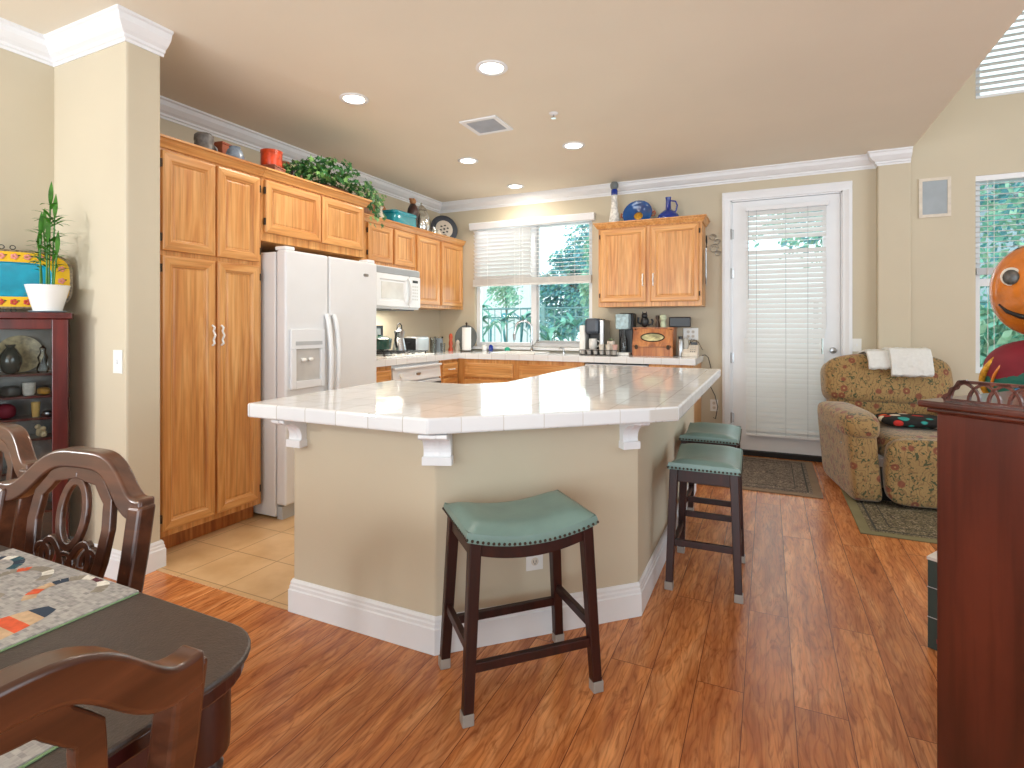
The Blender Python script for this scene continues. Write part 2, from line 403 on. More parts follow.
moulding('trim_2',[(-3.46,-3.2),(-3.46,1.60),(-2.825,1.60),(-2.825,1.78)],CR,CE,-1)
moulding('baseboard_pier',[(-3.46,-3.2),(-3.46,1.60),(-2.825,1.60),(-2.825,1.77),(-2.9,1.77)],BB,0,-1)
moulding('baseboard_back',[(.70,5.70),(.86,5.70),(.86,5.62),(1.10,5.62),(1.10,5.66),(4.9,5.66)],BB,0,-1)

# ------------------------------------------------------------------ kitchen window
wf=MB(); 
for x0,x1,z0,z1 in [(WX0,WX0+.05,WZ0,WZ1),(WX1-.05,WX1,WZ0,WZ1),(WX0+.0505,-2.4605,WZ0,WZ0+.05),(-2.3895,WX1-.0505,WZ0,WZ0+.05),(WX0+.0505,-2.4605,WZ1-.05,WZ1),(-2.3895,WX1-.0505,WZ1-.05,WZ1),(-2.46,-2.39,WZ0,WZ1)]:
    wf.box(x0,x1,5.745,5.80,z0,z1)
w1=struct('window_1',wf,M['trim'],bevel=.006); w1['kind']='structure'
obj('pane',MB().box(WX0+.05,-2.46,5.77,5.774,WZ0+.05,WZ1-.05),M['glass'],w1)
obj('pane',MB().box(-2.39,WX1-.05,5.77,5.774,WZ0+.05,WZ1-.05),M['glass'],w1)
obj('sash',MB().box(-2.385,-2.36,5.735,5.77,WZ0+.05,WZ1-.05).box(-2.385,WX1-.05,5.735,5.77,WZ0+.05,WZ0+.075),M['applsh'],w1)
obj('window_sill',MB().box(WX0-.02,WX1+.02,5.64,5.745,WZ0-.03,WZ0),M['trim'],w1,bevel=.006)
def slats(x0,x1,zs,y,depth,tilt,droop=0,th=.003):
    m=MB()
    for i,z in enumerate(zs):
        t=tilt(i,z) if callable(tilt) else tilt
        dy=depth/2*math.cos(t); dz=depth/2*math.sin(t)
        j=random.uniform(-.003,.003)
        q=[(x0+j,y-dy,z-dz),(x0+j,y,z+.003),(x0+j,y+dy,z+dz),(x0+j,y+dy,z+dz-th),(x0+j,y,z+.003-th),(x0+j,y-dy,z-dz-th)]
        m.extr(q,(x1-x0,0,0))
    return m
wb=thing('window_blind','white wide slat blind with valance half raised over the kitchen sink window','blind',(-2.44,5.69,2.40))
obj('valance',MB().extr([(-3.21,5.70,2.455),(-3.21,5.63,2.455),(-3.21,5.625,2.44),(-3.21,5.64,2.385),(-3.21,5.65,2.375),(-3.21,5.70,2.375)],(1.53,0,0)),M['trim'],wb,world=True,bevel=.003)
zs=[2.345-.0445*i for i in range(13)]
sl=slats(-3.165,-2.43,zs,5.68,.05,-.75); sl2=slats(-2.42,-1.725,zs,5.68,.05,.12)
obj('slats',sl,M['slat'],wb,world=True); obj('slats',sl2,M['slat'],wb,world=True)
st=MB()
for i in range(9):
    st.box(-3.17,-1.72,5.655,5.705,1.785-.0065*i,1.790-.0065*i)
st.box(-3.17,-1.72,5.653,5.707,1.705,1.730)
obj('stacked_slats',st,plain('blind stack','d6d6d4',.4),wb,world=True)
cd=MB()
for x in (-2.97,-2.62,-2.52,-2.2,-1.9): cd.cyl((x,5.65,1.7),(x,5.65,2.38),.0018,6)
cd.cyl((-2.56,5.645,1.25),(-2.56,5.645,2.38),.002,6)
obj('cords',cd,M['ceramic'],wb,world=True)

# ------------------------------------------------------------------ glazed door
cs=MB()
cs.extr([(DX0-.075,5.70,0),(DX0-.075,5.675,0),(DX0-.05,5.67,0),(DX0-.02,5.682,0),(DX0,5.685,0),(DX0,5.70,0)],(0,0,DZ+.005))
cs.extr([(DX1+.075,5.70,0),(DX1+.075,5.675,0),(DX1+.05,5.67,0),(DX1+.02,5.682,0),(DX1,5.685,0),(DX1,5.70,0)],(0,0,DZ+.005))
cs.extr([(DX0-.075,5.70,DZ+.08),(DX0-.075,5.675,DZ+.08),(DX0-.075,5.67,DZ+.055),(DX0-.075,5.682,DZ+.02),(DX0-.075,5.685,DZ),(DX0-.075,5.70,DZ)],(DX1-DX0+.15,0,0))
struct('trim_3',cs,M['trim'],bevel=.003)
jb=MB().box(DX0,DX0+.012,5.70,5.84,0,DZ).box(DX1-.012,DX1,5.70,5.84,0,DZ).box(DX0,DX1,5.70,5.84,DZ-.012,DZ)
struct('trim_4',jb,M['trim'])
ds=MB(); gx0,gx1,gz0,gz1=-.17,.455,.27,2.32
for x0,x1,z0,z1 in [(DX0+.015,gx0,.05,DZ-.016),(gx1,DX1-.015,.05,DZ-.016),(gx0,gx1,.05,gz0),(gx0,gx1,gz1,DZ-.016)]: ds.box(x0,x1,5.715,5.76,z0,z1)
d1=struct('door_1',ds,M['trim'])
obj('pane',MB().box(gx0,gx1,5.735,5.740,gz0,gz1),M['glass'],d1)
kb=MB().lathe([(.0,0),(.027,0),(.027,.006),(.012,.012),(.012,.035),(.026,.045),(.029,.058),(.022,.072),(0,.076)],(.53,5.715,1.02),20,axis=(0,-1,0))
obj('door_knob',kb,M['steel'],d1,smooth=40)
for z in (2.13,1.75,.93,.35):
    obj('hinge',MB().cyl((DX0+.008,5.70,z-.05),(DX0+.008,5.70,z+.05),.009,10).box(DX0+.004,DX0+.03,5.706,5.7149,z-.045,z+.045),M['steel'],d1)
struct('trim_5',MB().box(DX0,DX1,5.68,5.84,0,.045),M['dkgap'],bevel=.004)
db=thing('door_blind','white mini blind full length over the glass door beside the recliner','blind',(.14,5.70,2.34))
obj('headrail',MB().box(-.195,.495,5.665,5.712,2.335,2.375),M['trim'],db,world=True,bevel=.004)
zs=[2.312-.0465*i for i in range(46)]
def til(i,z):
    if 1.985<z<2.05: return .10
    return 1.04+.04*math.sin(i*2.1)
sm=MB()
for i,z in enumerate(zs):
    off=-.022 if .98<z<1.14 else (-.004 if z<.98 else 0)
    s_=slats(-.188+off,.478+off*1.2-(.01 if z<1.2 else 0),[z],5.685,.050,til(i,z),th=.0025); sm.add(s_.v,s_.f)
obj('slats',sm,M['slat'],db,world=True)
obj('bottom_rail',MB().box(-.19,.47,5.665,5.705,.195,.22),M['trim'],db,world=True,bevel=.004)
cd=MB()
for x in (-.10,.15,.33): cd.cyl((x,5.664,.21),(x,5.664,2.34),.0016,6)
cd.cyl((-.17,5.658,1.5),(-.17,5.658,2.34),.0035,6)
obj('cords',cd,M['applsh'],db,world=True)
# ------------------------------------------------------------------ family room windows
def fam_window(n,z0,z1,mid=None):
    f=MB().box(F0,F0+.045,5.72,5.78,z0,z1).box(F1-.045,F1,5.72,5.78,z0,z1).box(F0+.046,F1-.046,5.721,5.779,z0,z0+.045).box(F0+.046,F1-.046,5.721,5.779,z1-.045,z1)
    if mid: f.box(F0+.046,2.219,5.722,5.778,mid-.03,mid+.03).box(2.271,F1-.046,5.722,5.778,mid-.03,mid+.03)
    f.box(2.22,2.27,5.723,5.777,z0+.046,z1-.046)
    o=struct('window_%d'%n,f,M['trim']); obj('pane',MB().box(F0+.045,F1-.045,5.75,5.754,z0+.045,z1-.045),M['glass'],o); return o
fam_window(2,.85,2.47,1.60); fam_window(3,3.10,4.5)
b1=thing('window_blind','white slat blind with slats open in the family room window, half raised','blind',(2.2,5.70,2.45))
obj('headrail',MB().box(F0,F1,5.66,5.715,2.425,2.468),M['trim'],b1,world=True)
obj('slats',slats(F0+.01,F1-.01,[2.40-.043*i for i in range(16)],5.69,.045,.06),M['slat'],b1,world=True)
obj('stacked_slats',MB().box(F0+.01,F1-.01,5.668,5.712,1.66,1.715),M['applsh'],b1,world=True)
cd=MB()
for x in (1.62,1.66,1.9): cd.cyl((x,5.664,.95),(x,5.664,2.43),.002,6)
obj('cords',cd,M['ceramic'],b1,world=True)
b2=thing('window_blind','white slat blind closed over the high window near the ceiling','blind',(2.2,5.70,4.46))
obj('slats',slats(F0+.005,F1-.01,[4.42-.052*i for i in range(25)],5.69,.055,.8),M['slat'],b2,world=True)
obj('bottom_rail',MB().box(F0+.005,F1-.01,5.67,5.71,3.105,3.128),M['trim'],b2,world=True)
# ------------------------------------------------------------------ ceiling fixtures
def can(x,y,lab,pw=8.5):
    t=thing('recessed_light',lab,'ceiling light',(x,y,CE),0,'recessed ceiling lights')
    obj('trim_ring',MB().lathe([(.066,-.001),(.092,-.001),(.094,-.006),(.088,-.010),(.070,-.008),(.066,-.001)],(0,0,0),32),M['trim'],t,smooth=50)
    m,nt,bs=base('lamp glow'); bs.inputs['Emission Color'].default_value=(1,.93,.80,1); bs.inputs['Emission Strength'].default_value=9; bs.inputs['Base Color'].default_value=(1,1,1,1)
    obj('lens',MB().lathe([(.0,-.0045),(.066,-.0045),(.066,-.001),(0,-.001)],(0,0,0),32),m,t)
    l=bpy.data.lights.new('bulb','AREA'); l.shape='DISK'; l.size=.12; l.energy=pw; l.color=(1,.92,.80)
    o=bpy.data.objects.new('bulb',l); C.objects.link(o); o.parent=t; o.location=(0,0,-.02)
for x,y,lab in [(-2.47,2.81,'round recessed ceiling light nearest the tall pantry'),(-1.45,2.81,'largest looking recessed ceiling light, over the island near the camera'),
    (-2.46,4.30,'recessed ceiling light between the vent and the left crown moulding'),(-1.46,4.31,'recessed ceiling light right of the square vent and below the sprinkler head'),(-2.45,5.30,'farthest recessed ceiling light, above the kitchen window')]: can(x,y,lab)
vt=thing('ceiling_vent','square white ceiling air vent between the recessed lights','vent',(-1.90,3.60,CE))
fr=MB()
for x0,x1,y0,y1 in [(-.15,.15,-.15,-.115),(-.15,.15,.115,.15),(-.15,-.115,-.115,.115),(.115,.15,-.115,.115)]: fr.box(x0,x1,y0,y1,-.012,-.001)
obj('frame',fr,M['trim'],vt,bevel=.002)
lo=MB()
for i in range(11):
    y=-.105+.021*i; lo.extr([(-.115,y,-.003),(-.115,y+.014,-.012),(-.115,y+.016,-.011),(-.115,y+.003,-.002)],(.23,0,0))
lo.box(-.115,.115,-.115,.115,-.0018,-.0008)
obj('louvres',lo,plain('vent shadow grey','aab2bb',.6),vt)
sp=thing('sprinkler_head','small chrome ceiling sprinkler head','sprinkler',(-1.367,3.598,CE))
obj('escutcheon',MB().lathe([(0,0),(.032,0),(.034,-.003),(.02,-.012),(0,-.012)],(0,0,-.001),20),M['trim'],sp,smooth=40)
obj('deflector',MB().cyl((0,0,-.012),(0,0,-.035),.006,8).lathe([(0,-.035),(.018,-.035),(.018,-.038),(0,-.038)],(0,0,0),16),M['chrome'],sp)

# ------------------------------------------------------------------ cabinets
def mapper(face,plane):
    return (lambda a,t,z:(plane+t,a,z)) if face=='X' else (lambda a,t,z:(a,plane-t,z))
def rings(P,a0,a1,z0,z1,prof,mh=1):
    m=MB(); vs=[]
    for ins,t in prof:
        vs+=[P(a0+ins,t,z0+ins),P(a1-ins,t,z0+ins),P(a1-ins,t,z1-ins),P(a0+ins,t,z1-ins)]
    fs=[];ms=[]
    for i in range(len(prof)-1):
        for k in range(4):
            fs.append((4*i+k,4*i+(k+1)%4,4*i+4+(k+1)%4,4*i+4+k)); ms.append(mh if k in (0,2) and prof[i][0]<.06 else 0)
    n=len(prof); fs.append(tuple(4*(n-1)+k for k in range(4))); ms.append(0); fs.append((3,2,1,0)); ms.append(0)
    m.v=vs; m.f=fs; m.m=ms; return m
DP=[(0,0),(0,.014),(.003,.019),(.012,.021),(.046,.021),(.051,.017),(.054,.014),(.058,.014),(.061,.008),(.066,.007),(.070,.009),(.074,.010)]
DPs=[(0,0),(0,.014),(.003,.019),(.010,.021),(.030,.021),(.034,.018),(.038,.018)]
def oakdoor(par,face,plane,a0,a1,z0,z1,handle=None,hinge=None,name='door',prof=None):
    P=mapper(face,plane); mh=M['oakh'] if face=='X' else M['oakx']
    small=min(a1-a0,z1-z0)<.26
    pr=prof or (DPs if min(a1-a0,z1-z0)<.2 else ([(i*.85 if i<.2 else i,t) for i,t in DP] if small else DP))
    d=obj(name,rings(P,a0,a1,z0,z1,pr),[mh if name in ('drawer','false_front') else M['oak'],mh],par,world=True)
    if handle:
        ha,hz,vert=handle; L=.058
        if vert: pts=[(ha,.021,hz-L),(ha,.040,hz-L*.8),(ha,.030,hz-L*.45),(ha,.046,hz),(ha,.030,hz+L*.45),(ha,.040,hz+L*.8),(ha,.021,hz+L)]
        else: pts=[(ha-L,.021,hz),(ha-L*.8,.040,hz),(ha-L*.3,.045,hz),(ha+L*.3,.045,hz),(ha+L*.8,.040,hz),(ha+L,.021,hz)]
        n2=[]
        for i in range(len(pts)-1):
            for k in range(3):
                f=k/3; n2.append(tuple(pts[i][j]*(1-f)+pts[i+1][j]*f for j in range(3)))
        n2.append(pts[-1])
        hm=MB().tube([P(*p) for p in n2],.0062,8)
        obj('handle',hm,M['ceramic'],d,world=True,smooth=60,label='white curved pull handle')
    if hinge:
        for hz in (z0+.07,z1-.07):
            q=a0-.004 if hinge<0 else a1+.004
            obj('hinge',MB().cyl(P(q,.012,hz-.022),P(q,.012,hz+.022),.0075,8),M['bronze'],d,world=True)
    return d
def carcass(name,label,face,wallp,plane,a0,a1,z0,z1,toe=0):
    P=mapper(face,plane); c=P((a0+a1)/2,-.1,z0); t=thing(name,label,'cabinet',c)
    if toe:
        m=MB().add([],[])
    p,q=P(a0,-(abs(plane-wallp)),z0),P(a1,0,z1)
    zb=z0+toe
    m=MB().box(min(p[0],q[0]),max(p[0],q[0]),min(p[1],q[1]),max(p[1],q[1]),zb,z1)
    if 'sink' in name+label:
        m=MB().box(a0,a1,plane,plane+.03,zb,z1).box(a0,a0+.018,plane+.0305,wallp,zb,z1).box(a1-.018,a1,plane+.0305,wallp,zb,z1).box(a0+.0185,a1-.0185,plane+.0305,wallp,zb,zb+.018)
    obj('body',m,M['oak'],t,world=True,bevel=.002)
    if toe:
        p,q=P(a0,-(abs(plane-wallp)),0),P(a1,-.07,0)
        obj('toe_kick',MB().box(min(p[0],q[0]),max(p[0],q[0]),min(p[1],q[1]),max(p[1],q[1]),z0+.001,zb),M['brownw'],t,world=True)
    return t
def cornice(par,path,z,side=-1):
    pr=[(0,0),(.012,0),(.016,.010),(.030,.030),(.034,.042),(.045,.047),(.045,.058),(0,.058)]
    n=len(path); rg=[]
    for i,p in enumerate(path):
        d0=(Vector(path[i])-Vector(path[i-1])).normalized() if i>0 else None
        d1=(Vector(path[i+1])-Vector(path[i])).normalized() if i<n-1 else None
        d0=d0 or d1; d1=d1 or d0
        n0=Vector((-d0.y,d0.x))*side; n1=Vector((-d1.y,d1.x))*side; mn=n0+n1; mn=mn/max(.2,mn.dot(n0))
        rg.append([(p[0]+mn.x*o,p[1]+mn.y*o,z+h) for o,h in pr])
    k=len(pr); fs=[]
    for i in range(n-1):
        for j in range(k): fs.append((i*k+j,i*k+(j+1)%k,(i+1)*k+(j+1)%k,(i+1)*k+j))
    fs+=[tuple(range(k-1,-1,-1)),tuple((n-1)*k+j for j in range(k))]
    obj('cornice',MB().add([q for r in rg for q in r],fs),M['oakh'],par,world=True)
LW=-3.655
pan=carcass('pantry_cabinet','tall oak pantry cabinet with four doors beside the white refrigerator','X',LW,-2.95,1.80,2.485,0,2.205,.10)
oakdoor(pan,'X',-2.95,1.843,2.153,.135,1.622,(2.132,1.185,True),-1)
oakdoor(pan,'X',-2.95,2.168,2.462,.135,1.622,(2.190,1.185,True),1)
oakdoor(pan,'X',-2.95,1.843,2.153,1.648,2.185,None,-1); oakdoor(pan,'X',-2.95,2.168,2.462,1.648,2.185,None,1)
cornice(pan,[(-2.95,1.80),(-2.95,2.485)],2.2)
ofc=carcass('wall_cabinet','oak two door cabinet above the white refrigerator','X',LW,-2.95,2.487,3.475,1.79,2.205)
oakdoor(ofc,'X',-2.95,2.508,2.985,1.845,2.185,None,-1); oakdoor(ofc,'X',-2.95,3.003,3.44,1.845,2.185,None)
cornice(ofc,[(-2.95,2.487),(-2.95,3.475),(-3.28,3.475)],2.2)
fpn=thing('refrigerator_end_panel','oak panel standing right of the refrigerator','cabinet',(-3.3,3.46,0))
obj('panel',MB().box(LW,-2.96,3.452,3.474,.001,1.789),M['oak'],fpn,world=True)
mwc=carcass('wall_cabinet','short oak two door cabinet above the white microwave','X',LW,-3.33,3.93,4.705,1.812,2.205)
oakdoor(mwc,'X',-3.33,3.955,4.315,1.845,2.19,None,-1); oakdoor(mwc,'X',-3.33,4.345,4.685,1.845,2.19)
cornice(mwc,[(-3.33,3.93),(-3.33,4.705)],2.2)
twc=carcass('wall_cabinet','oak two door wall cabinet right of the microwave in the corner by the window','X',LW,-3.33,4.707,5.695,1.435,2.205)
oakdoor(twc,'X',-3.33,4.73,5.16,1.47,2.19); oakdoor(twc,'X',-3.33,5.20,5.665,1.47,2.19)
cornice(twc,[(-3.33,4.707),(-3.33,5.695)],2.2)
flc=carcass('wall_cabinet','narrow oak filler cabinet between the refrigerator cabinet and the microwave cabinet','X',LW,-3.33,3.477,3.928,1.812,2.205)
cornice(flc,[(-3.33,3.52),(-3.33,3.928)],2.2)
rwc=carcass('wall_cabinet','oak two door wall cabinet between the sink window and the glass door','Y',5.695,5.37,-1.555,-.56,1.43,2.222)
oakdoor(rwc,'Y',5.37,-1.532,-1.075,1.475,2.205,(-1.105,1.69,True),-1); oakdoor(rwc,'Y',5.37,-1.035,-.585,1.475,2.205,(-1.005,1.69,True),1)
cornice(rwc,[(-1.555,5.695),(-1.555,5.37),(-.56,5.37),(-.56,5.695)],2.217)
# base cabinets
CT=.95; CB=.892
bl=carcass('base_cabinet','oak base cabinet between the refrigerator and the oven','X',LW,-3.02,3.482,3.915,0,CB-.002,.10)
oakdoor(bl,'X',-3.02,3.50,3.895,.74,.855,None,name='drawer'); oakdoor(bl,'X',-3.02,3.50,3.895,.13,.725)
bm=carcass('base_cabinet','oak corner base cabinet with a drawer right of the oven','X',LW,-3.02,4.705,5.055,0,CB-.002,.10)
oakdoor(bm,'X',-3.02,4.745,5.03,.72,.855,(4.89,.79,False),name='drawer'); oakdoor(bm,'X',-3.02,4.745,5.03,.13,.70)
bs_=carcass('base_cabinet','oak sink base cabinet with false drawer fronts below the window','Y',5.695,5.06,-3.018,-1.61,0,CB-.002,.10)
for a0,a1 in [(-2.93,-2.36),(-2.29,-1.68)]:
    oakdoor(bs_,'Y',5.06,a0,a1,.70,.85,None,name='false_front'); oakdoor(bs_,'Y',5.06,a0,a1,.13,.675)
dw=thing('dishwasher','white dishwasher with its top edge showing right of the sink cabinet','dishwasher',(-1.3,5.3,0))
obj('body',MB().box(-1.6,-1.0,5.07,5.69,.10,.875),M['appl'],dw,world=True); obj('toe_kick',MB().box(-1.6,-1.0,5.13,5.69,.001,.0999),M['black'],dw,world=True)
obj('door_panel',MB().box(-1.597,-1.003,5.045,5.0695,.11,.855),M['white'],dw,world=True,bevel=.006)
be=carcass('base_cabinet','oak end base cabinet under the counter by the glass door','Y',5.695,5.06,-.99,-.60,0,CB-.002,.10)
oakdoor(be,'Y',5.06,-.965,-.625,.70,.85,None,name='drawer'); oakdoor(be,'Y',5.06,-.965,-.625,.13,.675)
# countertop (L shaped)
ctp=MB()
for p in ([(-3.655,3.48),(-2.995,3.48),(-2.995,5.04),(-3.655,5.695)],[(-3.655,5.695),(-2.995,5.04),(-2.655,5.04),(-2.655,5.695)],
          [(-2.655,5.04),(-2.175,5.04),(-2.175,5.16),(-2.655,5.16)],[(-2.655,5.53),(-2.175,5.53),(-2.175,5.695),(-2.655,5.695)],[(-2.175,5.04),(-.58,5.04),(-.58,5.695),(-2.175,5.695)]):
    ctp.prism(p,CB,CT)
ct=tag(obj('kitchen_countertop',ctp,M['ctile'],None),'white tiled L shaped countertop under the window','countertop')
sk=thing('kitchen_sink','white sink set in the counter below the window','sink',(-2.415,5.345,CT))
obj('basin',MB().box(-.24,.24,-.185,-.175,-.17,.004).box(-.24,.24,.175,.185,-.17,.004).box(-.24,-.23,-.175,.175,-.17,.004).box(.23,.24,-.175,.175,-.17,.004).box(-.23,.23,-.175,.175,-.17,-.16).box(-.26,.26,-.205,-.185,0.0005,.010).box(-.26,.26,.185,.205,.0005,.010).box(-.26,-.24,-.205,.205,.0005,.010).box(.24,.26,-.205,.205,.0005,.010),M['ceramic'],sk,bevel=.003)
fa=thing('faucet','chrome gooseneck pull down faucet in front of the window','faucet',(-2.38,5.585,CT))
pts=[(0,0,0),(0,0,.18),(-.003,0,.26)]+[(-.09+.09*math.cos(a),-.02*(1-math.cos(a)),.27+.075*math.sin(a)) for a in [i*PI/10 for i in range(1,10)]]+[(-.183,-.04,.25),(-.19,-.045,.20)]
obj('spout',MB().tube(pts,.012,12),M['chrome'],fa,smooth=60)
obj('spray_head',MB().lathe([(.013,0),(.016,.03),(.019,.07),(.015,.075)],(-.192,-.047,.13),14),M['steel'],fa,smooth=40)
obj('base',MB().lathe([(.03,0),(.03,.008),(.018,.02),(.014,.05)],(0,0,0),18),M['chrome'],fa,smooth=40)
obj('lever',MB().tube([(0,0,.05),(.05,-.03,.09),(.10,-.05,.13)],[.012,.009,.006],10),M['chrome'],fa,smooth=60)
sd=thing('soap_dispenser','small chrome soap pump at the sink edge near the coffee maker','soap dispenser',(-2.0,5.57,CT))
obj('pump',MB().lathe([(.02,0),(.02,.006),(.009,.012),(.009,.05),(0,.052)],(0,0,0),14).tube([(0,0,.048),(-.03,-.02,.052),(-.045,-.03,.045)],.005,8),M['chrome'],sd,smooth=40)
# ------------------------------------------------------------------ refrigerator
rf=thing('refrigerator','white side by side refrigerator with ice and water dispenser','refrigerator',(-3.1,2.93,0))
obj('cabinet_body',MB().box(-3.60,-2.845,2.505,3.395,.02,1.715),M['appl'],rf,world=True,bevel=.006)
obj('kick_grille',MB().box(-2.844,-2.80,2.52,3.38,.005,.085),M['applsh'],rf,world=True)
def frdoor(y0,y1,name,hy):
    d=obj(name,MB().box(-2.838,-2.755,y0,y1,.10,1.725),M['appl'],rf,world=True,bevel=.014,seg=3)
    pts=[]
    for i in range(17):
        t=i/16; z=.62+.70*t; pts.append((-2.755+.012+.045*math.sin(PI*t)**.6,hy+(.0)*t,z))
    obj('handle',MB().tube(pts,.014,10,flat=1.3),M['white'],d,world=True,smooth=60)
    obj('hinge_cover',MB().box(-2.86,-2.77,y0+.01 if name=='freezer_door' else y1-.09,y0+.09 if name=='freezer_door' else y1-.01,1.7255,1.75),M['white'],d,world=True,bevel=.006)
    return d
fd=frdoor(2.505,2.875,'freezer_door',2.845); rd=frdoor(2.885,3.395,'refrigerator_door',2.915)
P=lambda a,t,z:(-2.755+t,a,z)
dm=MB()
dm.box(-2.754,-2.737,2.535,2.825,1.09,1.22)
dm.box(-2.754,-2.735,2.535,2.575,.835,1.0895); dm.box(-2.754,-2.735,2.79,2.825,.835,1.0895); dm.box(-2.754,-2.735,2.5755,2.7895,.835,.885)
dp=obj('dispenser',dm,M['white'],fd,world=True,bevel=.003)
obj('recess',MB().box(-2.754,-2.750,2.5755,2.7895,.886,1.089),plain('dispenser shade','c4c1bd',.5),dp,world=True)
obj('control_strip',MB().box(-2.7368,-2.7355,2.57,2.80,1.115,1.14),M['applsh'],dp,world=True)
for y in (2.64,2.70):
    obj('paddle',MB().se((-2.74,y,1.02),(.012,.019,.012),.6,.6,12,8),M['ceramic'],dp,world=True,smooth=60)
obj('badge',MB().se((-2.754,3.265,1.625),(.003,.028,.011),.4,.6,14,8),M['steel'],rd,world=True)
# ------------------------------------------------------------------ microwave
mw=thing('microwave','white over the range microwave mounted under the short oak cabinet','microwave',(-3.45,4.35,1.40))
obj('body',MB().box(-3.65,-3.275,3.985,4.70,1.405,1.808),M['appl'],mw,world=True,bevel=.004)
md=obj('door',rings(mapper('X',-3.2745),3.99,4.50,1.425,1.735,[(0,0),(0,.020),(.006,.026),(.05,.026),(.062,.016),(.068,.016)],0),M['white'],mw,world=True)
obj('window',MB().box(-3.2585,-3.2565,4.075,4.415,1.50,1.66),plain('microwave window','d9d8d4',.15),md,world=True)
obj('handle',MB().tube([(-3.245,4.475,1.45),(-3.225,4.477,1.48),(-3.212,4.48,1.53),(-3.208,4.48,1.58),(-3.212,4.48,1.63),(-3.225,4.477,1.68),(-3.245,4.475,1.71)],.011,10),M['white'],md,world=True,smooth=60)
obj('control_panel',MB().box(-3.2745,-3.252,4.51,4.695,1.425,1.735),M['white'],mw,world=True,bevel=.004)
obj('display',MB().box(-3.2518,-3.2508,4.56,4.65,1.675,1.70),M['black'],mw,world=True)
kp=MB()
for r in range(5):
    for c in range(3): kp.box(-3.2518,-3.2512,4.555+.036*c,4.58+.036*c,1.50+.032*r,1.518+.032*r)
obj('keypad',kp,plain('grey keys','d0d0cf',.4),mw,world=True)
vg=MB().box(-3.2745,-3.262,3.99,4.695,1.74,1.80)
for i in range(6): vg.box(-3.2618,-3.257,3.995,4.69,1.744+.009*i,1.748+.009*i)
obj('vent_grille',vg,M['applsh'],mw,world=True)
obj('hood_filter',MB().box(-3.60,-3.30,4.03,4.28,1.395,1.4045).box(-3.60,-3.30,4.40,4.65,1.395,1.4045),plain('filter grey','5c5f63',.5,.5),mw,world=True)
l_=bpy.data.lights.new('task_lamp','AREA'); l_.shape='RECTANGLE'; l_.size=.10; l_.size_y=.5; l_.energy=7; l_.color=(1,.93,.8)
lo_=bpy.data.objects.new('task_lamp',l_); C.objects.link(lo_); lo_.parent=mw; lo_.location=(.02,0,-.012)
# ------------------------------------------------------------------ oven and cooktop
ov=thing('oven','white built in oven under the cooktop, only its top edge visible','oven',(-3.3,4.31,0))
obj('body',MB().box(-3.60,-3.03,3.92,4.70,.10,.885),M['appl'],ov,world=True); obj('toe_kick',MB().box(-3.60,-3.09,3.92,4.70,.001,.0999),M['black'],ov,world=True)
od=obj('door',MB().box(-3.0295,-3.0,3.925,4.695,.14,.715),M['white'],ov,world=True,bevel=.006)
obj('window',MB().box(-2.9995,-2.998,4.05,4.57,.3,.6),M['black'],od,world=True)
pn=obj('control_panel',MB().extr([(-3.0295,3.925,.73),(-3.0,3.925,.73),(-3.012,3.925,.845),(-3.0295,3.925,.845)],(0,.77,0)),M['white'],ov,world=True,bevel=.004)
obj('top_trim',MB().box(-3.0295,-2.985,3.925,4.695,.846,.868),M['white'],ov,world=True,bevel=.005)
obj('badge',MB().se((-3.0035,4.31,.79),(.004,.036,.013),.5,.6,14,8),M['steel'],pn,world=True)
obj('knob',MB().lathe([(.022,0),(.02,.02),(0,.022)],(-3.006,4.03,.79),16,axis=(1,0,0)),M['ceramic'],pn,world=True,smooth=40)
obj('handle',MB().tube([(-2.998,3.99,.68),(-2.96,4.0,.685),(-2.96,4.62,.685),(-2.998,4.63,.68)],.011,10),M['black'],od,world=True)
ck=thing('cooktop','white gas cooktop with black grates under the microwave','cooktop',(-3.32,4.31,CT))
obj('plate',MB().box(-.26,.24,-.38,.38,.0005,.012),M['ceramic'],ck,bevel=.004)
for gy in (-.19,.19):
    g=MB()
    for dx in (-.17,-.085,0,.085,.17): g.cyl((dx,gy-.15,.038),(dx,gy+.15,.038),.006,6)
    for dy in (-.15,-.05,.05,.15): g.cyl((-.19,gy+dy,.038),(.19,gy+dy,.038),.006,6)
    for dx in (-.17,.17):
        for dy in (-.14,.14): g.cyl((dx,gy+dy,.012),(dx,gy+dy,.038),.007,6)
    obj('grate',g,M['black'],ck)
for dx in (-.1,.1):
    for dy in (-.2,.2): obj('burner',MB().lathe([(.045,0),(.045,.008),(.03,.014),(0,.014)],(dx,dy,.012),18),M['grey'],ck)
for k in range(5): obj('knob',MB().lathe([(.017,0),(.015,.018),(0,.02)],(.215,-.22+.11*k,.012),14),M['ceramic'],ck,smooth=40)
